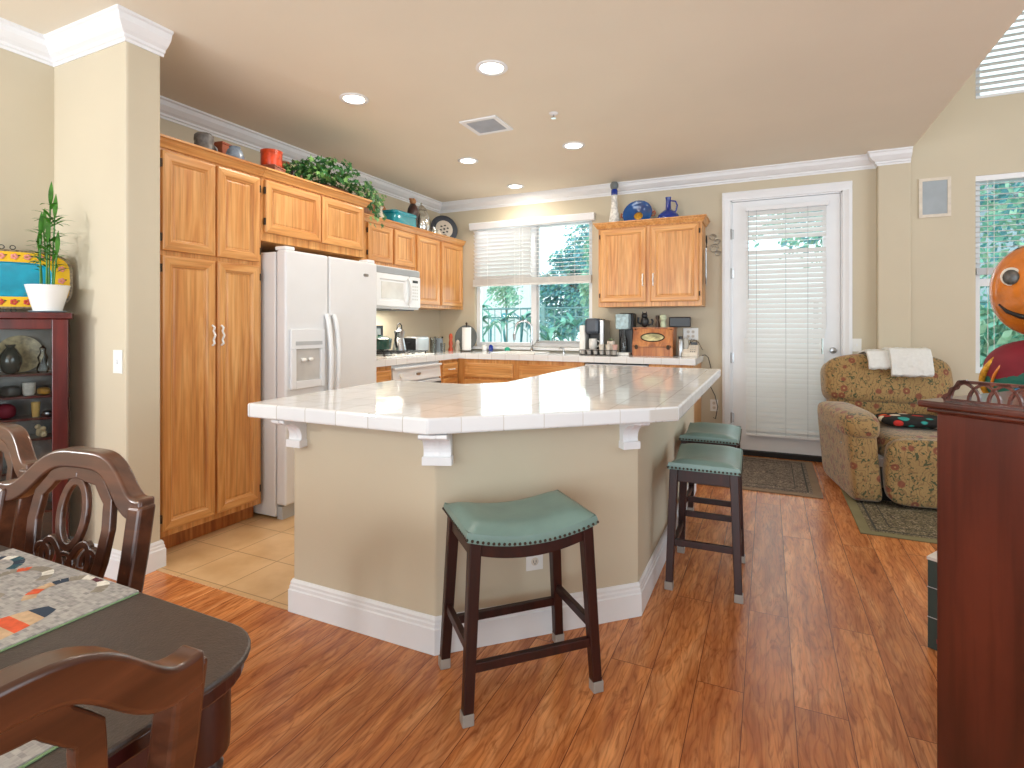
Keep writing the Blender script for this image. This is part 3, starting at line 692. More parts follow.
# ------------------------------------------------------------------ island
BP=[(-1.87,1.745),(-1.14,1.745),(-.505,2.35),(-.505,4.30),(-1.30,4.30),(-1.30,2.86),(-1.52,2.60),(-1.87,2.60)]
isl=thing('kitchen_island','beige angled kitchen island base with white baseboard','kitchen island',(-1.2,2.4,0))
obj('body',MB().prism(BP,.001,.854),M['wall'],isl,world=True,bevel=.006)
def island_base():
    path=[(-1.87,2.60),(-1.87,1.745),(-1.14,1.745),(-.505,2.35),(-.505,4.30)]; k=len(BB); n=len(path); rg=[]
    for i,p in enumerate(path):
        d0=(Vector(path[i])-Vector(path[i-1])).normalized() if i>0 else None
        d1=(Vector(path[i+1])-Vector(path[i])).normalized() if i<n-1 else None
        d0=d0 or d1; d1=d1 or d0
        n0=Vector((d0.y,-d0.x)); n1=Vector((d1.y,-d1.x)); mn=n0+n1; mn=mn/mn.dot(n0)
        rg.append([(p[0]+mn.x*(o+.0005),p[1]+mn.y*(o+.0005),.001+h) for o,h in BB])
    fs=[]
    for i in range(n-1):
        for j in range(k): fs.append((i*k+j,i*k+(j+1)%k,(i+1)*k+(j+1)%k,(i+1)*k+j))
    fs+=[tuple(range(k)),tuple((n-1)*k+j for j in range(k))]
    obj('baseboard',MB().add([q for r in rg for q in r],fs),M['trim'],isl,world=True)
island_base()
def corbel(p,ang,w_=.036):
    m=MB(); D=.125; Hh=.125; pr=[(0,0),(D,0),(D,-.012),(D-.012,-.02)]
    for i in range(1,9):
        a=i/8*PI/2; pr.append((D-.02-.075*math.sin(a)*1.0,-.02-.062*(1-math.cos(a))))
    pr+=[(.032,-.095),(.036,-.098),(.036,-Hh),(0,-Hh)]
    m.extr([(x,-w_,z) for x,z in pr],(0,2*w_,0))
    m.box(0,.045,-w_-.004,w_+.004,-Hh-.004,-.098)
    m.extr([(x*1.03+.001,-.012,z) for x,z in pr],(0,.024,0))
    R_=Matrix.Translation((p[0],p[1],.852))@Matrix.Rotation(ang,4,'Z'); m.xf(R_)
    obj('corbel',m,M['trim'],isl,world=True,bevel=.002)
corbel((-1.83,1.7455),-PI/2); corbel((-1.125,1.745),-PI/2+math.radians(22),.052); corbel((-.545,2.312),-PI/4-math.radians(2))
TP=[(-1.99,1.605),(-1.085,1.605),(-.325,2.275),(-.325,4.41),(-1.375,4.43),(-1.375,2.83),(-1.55,2.66),(-2.05,2.66)]
it=MB().prism(TP,.855,.915)
for i in range(len(it.m)):
    f=it.f[i]
    if len(f)==4 and set(f)=={1,2,9,10}: it.m[i]=1
icn=tag(obj('island_countertop',it,[M['ctile'],M['ctile45']],bevel=.009,seg=3),'glossy white tiled island countertop with bull nosed edge','countertop')
def plate(name,label,c,face,rz=0,w_=.072,h=.115,kind='switch',cat='light switch',group=None,gang=1):
    t=thing(name,label,cat,c,rz,group)
    obj('cover_plate',MB().box(-w_/2*gang,w_/2*gang,-.006,-.0003,-h/2,h/2),M['ceramic'],t,bevel=.002)
    for g in range(gang):
        cx=(g-(gang-1)/2)*.046
        if kind=='switch': obj('toggle',MB().box(cx-.005,cx+.005,-.014,-.006,-.010,.012),M['trim'],t)
        else:
            for dz in (-.022,.022):
                r=obj('receptacle',MB().lathe([(.016,0),(.016,.0015),(0,.0015)],(cx,-.006,dz),16,axis=(0,-1,0)),M['cream'],t)
                obj('slots',MB().box(cx-.007,cx-.005,-.0082,-.0077,dz-.004,dz+.006).box(cx+.004,cx+.006,-.0082,-.0077,dz-.004,dz+.006).box(cx-.002,cx+.002,-.0082,-.0077,dz-.011,dz-.007),M['black'],r)
    return t
# outlet on diagonal island face
dv=Vector((.635,.605,0)).normalized(); pm=Vector((-1.14,1.745,0))+dv*.40
plate('wall_outlet','white electrical outlet low on the angled island face behind the front stool',(pm.x,pm.y,.318),None,math.atan2(dv.y,dv.x),kind='outlet',cat='outlet')
plate('light_switch','white light switch on the wall pier beside the plant shadow',(-2.885,1.60,1.065),None,0)
plate('light_switch','white light switch right of the glass door above the recliner',(.715,5.70,1.07),None,0)
plate('wall_outlet','white double outlet plate on the wall behind the toaster by the bread box',(-.70,5.70,1.16),None,0,kind='outlet',cat='outlet',gang=2,h=.12)
po=plate('wall_outlet','white outlet with a dark plug low on the wall beside the end cabinet',(-.48,5.70,.46),None,0,kind='outlet',cat='outlet')
pc=thing('power_cord','thin dark power cord hanging from the counter to the low outlet','cord',(-.50,5.66,.50))
obj('cord',MB().tube([(-.585,5.60,.953),(-.555,5.62,.958),(-.53,5.66,.93),(-.50,5.67,.80),(-.52,5.68,.66),(-.47,5.68,.56),(-.445,5.68,.45),(-.465,5.68,.33),(-.485,5.69,.34)],.004,6),M['black'],pc,world=True)
sg=thing('wall_speaker','square wall speaker with grey grille high beside the family room window','speaker',(1.268,5.66,2.32))
fr=MB()
for x0,x1,z0,z1 in [(-.11,.11,.14,.165),(-.11,.11,-.165,-.14),(-.11,-.085,-.14,.14),(.085,.11,-.14,.14)]: fr.box(x0,x1,-.012,-.0005,z0,z1)
obj('frame',fr,M['cream'],sg); obj('grille',MB().box(-.085,.085,-.008,-.0005,-.14,.14),plain('speaker grille','a4adb3',.6,bmp=.5,bscale=600),sg)
# ------------------------------------------------------------------ bar stools
def make_stool(label):
    t=thing('bar_stool',label,'bar stool',(0,0,0),0,'teal saddle seat bar stools around the island')
    zc=lambda x:.548+.034*(x/.22)**2
    A,B=.226,.155
    def top(u,v):
        x=-A+2*A*u; y=-B+2*B*v
        d=.034*(1-abs(y/B)**5)*(1-abs(x/A)**9)
        cr=1-.02*(abs(x/A)**8)*(abs(y/B)**8)
        return (x*cr,y*cr,zc(x)+.012+d)
    st=MB().grid(top,24,16)
    # skirt of the leather down to the nail line
    def ring(k,n):
        pts=[]
        for i in range(n): pts.append((-A+2*A*i/n,-B))
        for i in range(n): pts.append((A,-B+2*B*i/n))
        for i in range(n): pts.append((A-2*A*i/n,B))
        for i in range(n): pts.append((-A,B-2*B*i/n))
        return pts
    rg=ring(0,20); N=len(rg)
    up=[(x,y,zc(x)+.013) for x,y in rg]; mid=[(x*1.018,y*1.026,zc(x)) for x,y in rg]; lo=[(x*1.012,y*1.018,zc(x)-.018) for x,y in rg]
    st.add(up+mid+lo,[(r*N+i,r*N+(i+1)%N,(r+1)*N+(i+1)%N,(r+1)*N+i) for r in range(2) for i in range(N)])
    obj('seat',st,M['leather'],t,smooth=70)
    nm=MB()
    def nails(p0,p1,n):
        for i in range(n+1):
            f=i/n; x=p0[0]*(1-f)+p1[0]*f; y=p0[1]*(1-f)+p1[1]*f
            nm.se((x,y,zc(x)-.011),(.0052,.0052,.0052),1,1,8,5)
    nails((-A*1.018,-B*1.022),(A*1.018,-B*1.022),26); nails((-A*1.018,B*1.022),(A*1.018,B*1.022),26)
    nails((-A*1.014,-B),(-A*1.014,B),18); nails((A*1.014,-B),(A*1.014,B),18)
    obj('nailhead_trim',nm,M['nail'],t,smooth=60)
    for sy in (-1,1):
        up=[];lo=[]
        for i in range(17):
            x=-.195+.39*i/16; up.append((x,zc(x)-.012)); lo.append((x,zc(x)-.055-.012*0+ .006*0))
        y0=sy*.125; up2=[(x,y0,z) for x,z in up]; lo2=[(x,y0,.497+.030*(abs(x)/.195)**2-.012) for x,z in reversed(lo)]
        obj('apron',MB().extr(up2+lo2,(0,sy*.018,0)),M['cherry'],t,bevel=.002)
    for sx in (-1,1):
        x=sx*.192
        obj('apron',MB().extr([(x,-.13,.505),(x,.13,.505),(x,.13,.565),(x,-.13,.565)],(sx*.018,0,0)),M['cherry'],t,bevel=.002)
    for sx in (-1,1):
        for sy in (-1,1):
            def sec(z):
                f=1-z/.57; h=.0165+.003*(z/.57)
                return (sx*(.197+.031*f), sy*(.132+.020*f), h)
            m=MB(); x0,y0,h0=sec(.001); x1,y1,h1=sec(.572)
            vs=[(x0-h0,y0-h0,.001),(x0+h0,y0-h0,.001),(x0+h0,y0+h0,.001),(x0-h0,y0+h0,.001),(x1-h1,y1-h1,.572),(x1+h1,y1-h1,.572),(x1+h1,y1+h1,.572),(x1-h1,y1+h1,.572)]
            m.add(vs,[(0,3,2,1),(4,5,6,7),(0,1,5,4),(1,2,6,5),(2,3,7,6),(3,0,4,7)])
            l=obj('leg',m,M['cherry'],t,bevel=.003)
            h=.0190; obj('foot_cap',MB().box(x0-h,x0+h,y0-h,y0+h,.0005,.038),M['cap'],l,bevel=.003,label='cloudy clear plastic cap')
    def fx(z): return .197+.031*(1-z/.57)
    def fy(z): return .132+.020*(1-z/.57)
    for sy in (-1,1):
        z=.168; obj('stretcher',MB().box(-fx(z),fx(z),sy*fy(z)-.010,sy*fy(z)+.010,z-.015,z+.015),M['cherry'],t,bevel=.002)
    for sx in (-1,1):
        z=.222; obj('stretcher',MB().box(sx*fx(z)-.010,sx*fx(z)+.010,-fy(z),fy(z),z-.015,z+.015),M['cherry'],t,bevel=.002)
    return t
stool=make_stool('teal leather saddle bar stool alone in front of the angled island face')
stool.location=(-.798,1.747,0); stool.rotation_euler.z=math.radians(45.5)
for x,y,a,lab in [(-.275,2.875,math.radians(91),'nearer of the two teal bar stools along the right side of the island'),(-.315,3.565,math.radians(90),'farther teal bar stool, mostly hidden behind the other one at the island side')]:
    c=copy_tree(stool); c.location=(x,y,0); c.rotation_euler.z=a; c['label']=lab
# ------------------------------------------------------------------ dining table
def rrect(x0,x1,y0,y1,r,n=8):
    p=[]
    for cx,cy,a0 in ((x1-r,y0+r,-PI/2),(x1-r,y1-r,0),(x0+r,y1-r,PI/2),(x0+r,y0+r,PI)):
        for i in range(n+1): a=a0+PI/2*i/n; p.append((cx+r*math.cos(a),cy+r*math.sin(a)))
    return p
dt=thing('dining_table','dark dining table with brown textured top and rounded corner','table',(-1.7,.13,0))
TX0,TX1,TY0,TY1=-2.75,-.675,-.36,.607
M['pad']=plain('brown table pad','3f342f',.4,var=.16,scale=60,bmp=.25,bscale=260)
obj('tabletop',MB().prism(rrect(TX0+.008,TX1-.008,TY0+.008,TY1-.008,.10),.725,.749),M['tablew'],dt,world=True,bevel=.004)
obj('table_pad',MB().prism(rrect(TX0,TX1,TY0,TY1,.105),.7495,.760),M['pad'],dt,world=True,bevel=.004)
for x0,x1,y0,y1 in [(TX0+.08,TX1-.10,TY1-.085,TY1-.065),(TX0+.08,TX1-.10,TY0+.065,TY0+.085),(TX1-.10,TX1-.08,TY0+.08,TY1-.08),(TX0+.08,TX0+.10,TY0+.08,TY1-.08)]:
    obj('apron',MB().box(x0,x1,y0,y1,.625,.7245),M['tablew'],dt,world=True,bevel=.003)
LP_=[(.014,.001),(.022,.02),(.018,.05),(.024,.10),(.030,.30),(.034,.42),(.022,.46),(.030,.475),(.036,.50),(.038,.53),(.030,.555),(.024,.565),(.034,.578),(.036,.59),(.030,.602),(.044,.615),(.046,.64),(.046,.7245)]
for x,y in ((TX1-.085,TY1-.080),(TX1-.085,TY0+.08),(TX0+.085,TY1-.08),(TX0+.085,TY0+.08)):
    obj('leg',MB().lathe(LP_,(x,y,0),24),M['tablew'],dt,world=True,smooth=35)
def mk_mat():
    m,nt,bs=base('woven cat placemat')
    v=tcoord(nt)
    wv=tex(nt,'Brick',tcoord(nt,(1,1,1)),Scale=1.0,offset=0.0)
    wv.inputs['Brick Width'].default_value=.012; wv.inputs['Row Height'].default_value=.006; wv.inputs['Mortar Size'].default_value=.0004
    wv.inputs['Color1'].default_value=S('8f8c8a'); wv.inputs['Color2'].default_value=S('b5b1ac'); wv.inputs['Mortar'].default_value=S('aaa6a1')
    nz=tex(nt,'Noise',tcoord(nt,(300,60,1)),Scale=1.0,Detail=2.0)
    nt.links.new(mix(nt,wv.outputs['Color'],ramp(nt,nz.outputs['Fac'],[(.35,(.8,.8,.82,1)),(.6,(1,1,1,1))]),.8,'MULTIPLY'),bs.inputs['Base Color'])
    bs.inputs['Roughness'].default_value=.9; return m
M['mat']=mk_mat()
cols=[S('26364a'),S('c4a583'),S('d85a32'),S('e0dcd2'),S('5a2430'),S('8d8578'),S('27505c'),S('d8705a')]
cm=[plain('woven pattern %d'%i,c,.85,var=.15,scale=80) for i,c in enumerate(cols)]
def placemat(label,x0,y0,rz=0):
    W,H=.44,.32
    t=thing('placemat',label,'placemat',(x0,y0,.7603),rz,'woven cat placemats')
    obj('cloth',MB().box(0,W,0,H,0,.0035),M['mat'],t,bevel=.001)
    obj('cloth_layer',MB().box(-.004,W+.004,-.005,H-.003,0,.0015),plain('green cloth edge','7e9a72',.9),t)
    m=MB(); z=.0036
    def cat(cx,cy,s,order,th):
        # striped oval body with a long curled tail, flat weave
        n=15
        for k in range(n):
            a0=-.17+.30*k/n; a1=a0+.30/n
            def yy(a): q=(a+.02)/.155; return .056*math.sqrt(max(0,1-q*q))
            q=[]
            for j in range(5): q.append((a0+(a1-a0)*j/4, yy(a0+(a1-a0)*j/4)))
            for j in range(4,-1,-1): q.append((a0+(a1-a0)*j/4,-yy(a0+(a1-a0)*j/4)))
            q=[(x+.35*y*0,y) for x,y in q]
            pts=[(cx+s*(x*math.cos(th)-y*math.sin(th)+.25*y),cy+s*(x*math.sin(th)+y*math.cos(th)),z) for x,y in q]
            if max(yy(a0),yy(a1))>.01: m.add(pts,[tuple(range(len(pts)))],order[k%len(order)])
        tp=[]
        for i in range(19):
            f=i/18; a=-1.2+f*3.9; r=.055*(1-.25*f)
            tp.append((.165+r*math.cos(a)-.0,.045+r*1.0*math.sin(a)))
        for i in range(18):
            (ax,ay),(bx,by)=tp[i],tp[i+1]; d=Vector((bx-ax,by-ay)).normalized(); nx,ny=-d.y*.009,d.x*.009
            q=[(ax+nx,ay+ny),(bx+nx,by+ny),(bx-nx,by-ny),(ax-nx,ay-ny)]
            pts=[(cx+s*(x*math.cos(th)-y*math.sin(th)),cy+s*(x*math.sin(th)+y*math.cos(th)),z+.0001) for x,y in q]
            m.add(pts,[(0,1,2,3)],order[(i//2+1)%len(order)])
    cat(.370,.075,1.12,[0,5,3,4,3,5,0,1,2,1,0,1,2,1,0],PI/2)
    cat(.235,.080,1.0,[5,5,3,5,5,2,5,5],PI/2+.05)
    cat(.115,.080,1.0,[0,6,0,6,3,0],PI/2)
    for p in list(m.v): pass
    m2=MB(); m2.v=[(min(max(x,.004),W-.004),min(max(y,.004),H-.004),zz) for x,y,zz in m.v]; m2.f=m.f; m2.m=m.m
    obj('woven_cats',m2,cm,t)
    return t
placemat('grey woven cat placemat lying along the far edge of the dining table',-1.465,.283,0)
placemat('woven placemat at the table end seen through the nearest chair back',-1.175,.055,0).rotation_euler.z=0
# ------------------------------------------------------------------ dining chairs
def make_chair(label):
    t=thing('dining_chair',label,'chair',(0,0,0),0,'carved back dining chairs around the table')
    Wd=M['chairw']
    def lean(z): return .0 if z<.46 else (z-.46)*.16     # back leans to +y
    # camel back top rail
    path=[]
    for i in range(41):
        u=-1+2*i/40; a=abs(u)
        z=.860+.093*math.exp(-(a/.641)**4)+.006*max(0,(a-.75)/.25)**2
        path.append((u*.232,z))
    wd=[.040+.006*abs(-1+2*i/40) for i in range(41)]
    m=MB().strip([(x,z-.02) for x,z in path],wd,-.019,.019)
    m.v=[(x,y+lean(z)+.018*(1-(x/.25)**2),z) for x,y,z in m.v]
    obj('top_rail',m,Wd,t,bevel=.006,seg=3,smooth=40)
    for sx in (-1,1):
        pts=[(sx*.205,-.0,.001),(sx*.208,-.02,.2),(sx*.212,-.02,.45),(sx*.213,lean(.6),.6),(sx*.219,lean(.75),.75),(sx*.219,lean(.85),.855)]
        mm=MB(); vs=[]; 
        for i,(x,y,z) in enumerate(pts):
            a=.019; b_=.020
            vs+=[(x-a,y-b_,z),(x+a,y-b_,z),(x+a,y+b_,z),(x-a,y+b_,z)]
        fs=[(4*i+k,4*i+(k+1)%4,4*i+4+(k+1)%4,4*i+4+k) for i in range(len(pts)-1) for k in range(4)]+[(3,2,1,0),tuple(4*len(pts)-4+k for k in range(4))]
        mm.add(vs,fs); obj('back_post',mm,Wd,t,bevel=.006)
        fl=MB().lathe([(.012,.001),(.018,.03),(.020,.2),(.024,.34),(.018,.36),(.026,.38),(.026,.43)],(sx*.21,-.43,0),16)
        obj('leg',fl,Wd,t,smooth=35)
    # pierced splat
    sp_=MB(); y0,y1=-.008,.008
    def arc(cx,cz,rx,rz,a0,a1,n=20,rot=0):
        o=[]
        for i in range(n+1):
            a=a0+(a1-a0)*i/n; x=rx*math.cos(a); z=rz*math.sin(a)
            o.append((cx+x*math.cos(rot)-z*math.sin(rot),cz+x*math.sin(rot)+z*math.cos(rot)))
        return o
    for sx in (-1,1):
        out=[(sx*.060,.455),(sx*.066,.55),(sx*.088,.64),(sx*.112,.72),(sx*.120,.79),(sx*.112,.85),(sx*.07,.893),(0,.905)]
        o2=[]
        for i in range(len(out)-1):
            for k in range(4):
                f=k/4; o2.append((out[i][0]*(1-f)+out[i+1][0]*f,out[i][1]*(1-f)+out[i+1][1]*f))
        o2.append(out[-1]); sp_.strip(o2,.030,y0,y1)
        sp_.strip(arc(sx*.040,.695,.030,.060,0,2*PI,24,sx*-.35)[:-1],.017,y0*.8,y1*.8,closed=True)
        sp_.strip([(sx*.012,.60),(sx*.004,.56),(sx*.02,.50),(sx*.035,.455)],.02,y0,y1)
        sp_.strip(arc(sx*.078,.715,.024,.026,-.6,PI+.4,12),.014,y0*.8,y1*.8)
        sp_.strip([(sx*.028,.64),(sx*.045,.60),(sx*.050,.53),(sx*.05,.455)],.016,y0,y1)
    sp_.strip(arc(0,.812,.040,.072,0,2*PI,28)[:-1],.019,y0*.8,y1*.8,closed=True)
    sp_.strip(arc(0,.705,.022,.022,0,2*PI,16)[:-1],.013,y0*.8,y1*.8,closed=True)
    sp_.strip(arc(0,.87,.085,.045,.15,PI-.15,14),.03,y0,y1)
    sp_.v=[(x,y+lean(z)+.012*(1-(x/.25)**2),z) for x,y,z in sp_.v]
    obj('splat',sp_,Wd,t,bevel=.003)
    obj('seat_frame',MB().extr([(-.235,-.455,.40),(.235,-.455,.40),(.205,0.0,.40),(-.205,0.0,.40)],(0,0,.05)),Wd,t,bevel=.006)
    obj('seat_cushion',MB().se((0,-.235,.462),(.215,.21,.03),.4,.35,32,10),plain('cream seat cloth','cfc4ac',.9,var=.1,scale=40),t,smooth=60)
    return t
# nearest chair at the table's right end, back to the camera
ch=make_chair('brown carved back dining chair nearest the camera at the end of the table')
ch.location=(-.660,.185,0); ch.rotation_euler.z=math.radians(-87)
c2=copy_tree(ch); c2.location=(-1.43,.635,0); c2.rotation_euler.z=math.radians(7); c2['label']='brown carved back dining chair behind the table in front of the wall pier'
c3=copy_tree(ch); c3.location=(-2.03,.715,0); c3.rotation_euler.z=math.radians(2); c3['label']='brown carved back dining chair at the left picture edge by the curio cabinet'
# ------------------------------------------------------------------ curio cabinet with its contents
CA=math.atan2(.88,.475)   # front runs along local +x; front faces local -y
cu=thing('curio_cabinet','red mahogany curio cabinet with glass door and shelves beside the wall pier','curio cabinet',(-3.10,1.49,0),CA-0)
# local frame: x from right-front corner going toward -x (left end), y depth behind
def cubox(n,x0,x1,y0,y1,z0,z1,m=None,par=cu,**k): return obj(n,MB().box(x0,x1,y0,y1,z0,z1),m or M['mahog'],par,bevel=.003,**k)
CWd=-.41; CD=.185
cubox('top',CWd-.015,.015,-.015,CD,1.275,1.305); cubox('base',CWd-.01,.01,-.01,CD,.001,.09)
cubox('back_panel',CWd,0,CD-.012,CD,.091,1.274,plain('grey mirror back','8b8a88',.25,.5,var=.15,scale=5))
cubox('side_panel',-.014,0,.02,CD-.0125,.091,1.274); cubox('side_panel',CWd,CWd+.014,.02,CD-.0125,.091,1.274)
cubox('door_stile',-.06,0,0,.0195,.091,1.274); cubox('door_stile',CWd,CWd+.06,0,.0195,.091,1.274)
cubox('door_rail',CWd+.0605,-.0605,0,.0195,1.225,1.274); cubox('door_rail',CWd+.0605,-.0605,0,.0195,.091,.14)
obj('glass_pane',MB().box(CWd+.0605,-.0605,.008,.011,.1405,1.2245),M['cglass'],cu)
for z in (1.012,.905,.80,.70,.55,.35): cubox('shelf',CWd+.0145,-.0145,.022,CD-.013,z-.012,z)
for z in (.86,.45): obj('hinge',MB().cyl((.004,.012,z-.03),(.004,.012,z+.03),.005,8),M['bronze'],cu)
Mcu=wm(cu)
def cuw(x,y,z): return Mcu@Vector((x,y,z))
def small(name,label,cat,p,mb,mat,group=None,smooth=45,rz=0,**k):
    o=obj(name,mb,mat,None,smooth=smooth,**k); o.location=p; o.rotation_euler.z=rz
    return tag(o,label,cat,group)
small('glass_vase','round dark glass vase on the top shelf of the curio cabinet','vase',cuw(-.215,.062,1.0125),MB().lathe([(.015,0),(.03,.01),(.043,.05),(.043,.08),(.025,.115),(.015,.125),(.022,.14)],(0,0,0),24),plain('smoky glass','3a3f3c',.08,coat=1))
small('display_plate','patterned cream plate standing behind the dark vase in the curio cabinet','plate',cuw(-.19,.150,1.0125),MB().lathe([(0,0),(.045,.001),(.088,.010),(.09,.013),(.045,.006),(0,.005)],(0,0,.09),32,axis=(.0,-1,.12)),plain('patterned plate','b8a47c',.3,var=.5,scale=45),rz=CA)
small('crystal_figurine','clear crystal figurine at the right of the top curio shelf','figurine',cuw(-.098,.06,1.0125),MB().lathe([(.02,0),(.026,.02),(.016,.05),(.022,.075),(.010,.10),(.014,.12),(.0,.135)],(0,0,0),10),M['cglass'])
for x,z,lab,cat,mb,mat in [
  (-.29,.9055,'white and orange shell at the left of the second curio shelf','shell',MB().se((0,0,.022),(.035,.025,.022),.8,.8),plain('shell','d9b9a0',.4,var=.35,scale=30)),
  (-.215,.9055,'dark rounded box lying on the second curio shelf','trinket',MB().se((0,0,.024),(.045,.03,.024),.5,.6),plain('charcoal trinket','474440',.4,var=.3,scale=40)),
  (-.15,.9055,'white patterned cup on the second curio shelf','cup',MB().lathe([(.018,0),(.024,.01),(.026,.06),(.024,.06),(.022,.012),(0,.01)]),plain('patterned cup','dcd6cb',.3,var=.2,scale=60)),
  (-.095,.9055,'amber shell beside the white cup on the second curio shelf','shell',MB().se((0,0,.018),(.038,.022,.018),.7,.9),plain('amber','c08a3a',.3,var=.4,scale=40)),
  (-.235,.8005,'dark maroon round trinket box on the third curio shelf','trinket box',MB().se((0,0,.035),(.05,.035,.035),.8,.8),M['maroon']),
  (-.125,.8005,'shot glass with yellow band on the third curio shelf','glass',MB().lathe([(.014,0),(.017,.05),(.018,.07),(.016,.07),(.013,.008),(0,.006)]),plain('amber glass','d8b06a',.15)),
  (-.08,.8005,'small silver dish on the third curio shelf','dish',MB().se((0,0,.012),(.022,.022,.012),.6,1),M['steel']),
  (-.105,.7005,'pair of cream dog figurines on the fourth curio shelf','figurine',MB().se((-.015,0,.02),(.014,.014,.02),.8,1).se((-.017,-.006,.048),(.011,.012,.012),1,1).se((.02,0,.016),(.018,.014,.016),.8,1).se((.026,-.004,.042),(.011,.012,.012),1,1),plain('cream figurine','dcc39a',.4,var=.1))]:
    small(cat.replace(' ','_'),lab,cat,cuw(x,.068,z),mb,mat)
# potted bamboo on the curio cabinet
pp=thing('potted_plant','lucky bamboo plant in a tapered white pot on the curio cabinet','potted plant',(cuw(-.080,.065,1.3055)),0)
obj('saucer',MB().lathe([(0,0),(.06,0),(.075,.006),(.073,.008),(0,.006)]),plain('pale saucer','9fb4c2',.3),pp,smooth=40)
obj('pot',MB().lathe([(.056,.0085),(.086,.128),(.088,.134),(.080,.134),(.076,.122),(0,.118)],(0,0,0),32),M['ceramic'],pp,smooth=40)
stm=MB(); lv=MB(); suc=MB()
R2=random.Random(3)
def leaf(mb,p,d,L,wd,droop=.3,m=0):
    d=Vector(d).normalized(); p=Vector(p); side=d.cross(Vector((0,0,1)))
    if side.length<.05: side=Vector((1,0,0))
    side.normalize(); vs=[]
    for i in range(6):
        f=i/5; c=p+d*L*f+Vector((0,0,-droop*L*f*f)); ww=wd*math.sin(PI*(.08+.9*f))
        vs+=[tuple(c-side*ww),tuple(c+side*ww+Vector((0,0,.0)))]
    mb.add(vs,[(2*i,2*i+1,2*i+3,2*i+2) for i in range(5)],m)
for sx,sy,h,lx in [(.012,0,.42,.01),(.02,.01,.36,.02),(-.02,.01,.30,-.04),(.02,-.015,.24,.01),(-.005,-.02,.2,-.03),(.03,.01,.18,.03),(0,-.03,.27,.0)]:
    stm.tube([(sx,sy,.10),(sx+lx*.3,sy,.10+h*.5),(sx+lx,sy,.10+h)],.0035,8)
    for k in range(int(h*80)):
        z=.12+h*(.35+.65*R2.random()); a=R2.random()*2*PI; f=(z-.1)/h
        leaf(lv,(sx+lx*f,sy,z),(math.cos(a),math.sin(a),.25+.6*R2.random()),.05+.07*R2.random(),.0065,.35)
    leaf(lv,(sx+lx,sy,.10+h),(.1,0,1),.12,.011,0)
for a in range(26):
    b_=R2.random()*2*PI; leaf(suc,(.05*math.cos(b_),.05*math.sin(b_),.125),(math.cos(b_),math.sin(b_),.6),.05,.008,.4)
for k in range(6): leaf(lv,(-.035,-.02,.11),(-1,-.2*k+.4,.8),.09,.004,.9)
obj('stems',stm,M['green'],pp,smooth=50); obj('leaves',lv,plain('bamboo leaf','4c8a2c',.4,var=.35,scale=25),pp); obj('succulents',suc,plain('pale succulent','93a58a',.5,var=.2),pp)
# painted tray leaning behind
tr=thing('painted_tray','yellow floral rectangular tray with blue centre standing on the curio cabinet','tray',cuw(-.235,.150,1.3055),CA)
def tray():
    m=MB(); 
    def sup(w_,h_,z,n=40): w_*=1.15; h_*=1.38; return [(w_*math.copysign(abs(math.cos(2*PI*i/n))**.5,math.cos(2*PI*i/n)),h_*math.copysign(abs(math.sin(2*PI*i/n))**.5,math.sin(2*PI*i/n)),z) for i in range(n)]
    R_=[sup(.215,.105,-.012),sup(.215,.105,.0),sup(.205,.098,.003),sup(.145,.062,-.002),sup(.14,.058,-.010)]
    vs=[q for r in R_ for q in r]; n=40
    fs=[(r*n+i,r*n+(i+1)%n,(r+1)*n+(i+1)%n,(r+1)*n+i) for r in range(4) for i in range(n)]
    m.add(vs,fs); m.m=[2 if f[0]<n else (2 if f[0]<2*n else (0 if f[0]<3*n else 1)) for f in m.f]
    m.add([R_[4][i] for i in range(n)],[tuple(range(n))],1); m.add(R_[0],[tuple(range(n-1,-1,-1))],2)
    T=Matrix.Translation((0,0,.163))@Matrix.Rotation(math.radians(86),4,'X'); m.xf(T); return m,T
tm,TT=tray()
obj('tray_body',tm,[plain('yellow glaze','e3b21c',.25,var=.06),plain('teal glaze','1391ab',.15,var=.25,scale=12,coat=.5),plain('checked rim','7c6c50',.4,var=.7,scale=90)],tr,smooth=40)
fm=MB()
for i,(x,y) in enumerate([(-.17+.0485*j,sg*.112) for j in range(8) for sg in (-1,1)]+[(sg*.203,-.06+.06*j) for j in range(3) for sg in (-1,1)]):
    for k in range(5):
        b_=2*PI*k/5; fm.se((x+.009*math.cos(b_),y+.009*math.sin(b_),.003),(.007,.007,.0025),1,1,8,4,m=i%2)
    fm.se((x+.017,y+.006,.002),(.006,.003,.001),1,1,6,4,m=2)
fm.xf(TT); obj('painted_flowers',fm,[M['redtin'],plain('pink petals','d98a7a',.4),M['black']],tr)
fm=MB()
for x in (-.165,-.13,-.02,.02,.13,.165):
    for z in (.012,.316):
        fm.tube([(x+.010*math.cos(2*PI*i/12),-.004+(z-.163)*.07*-1,z+.010*math.sin(2*PI*i/12)) for i in range(12)],.0022,6,closed=True)
obj('wire_rings',fm,M['black'],tr)
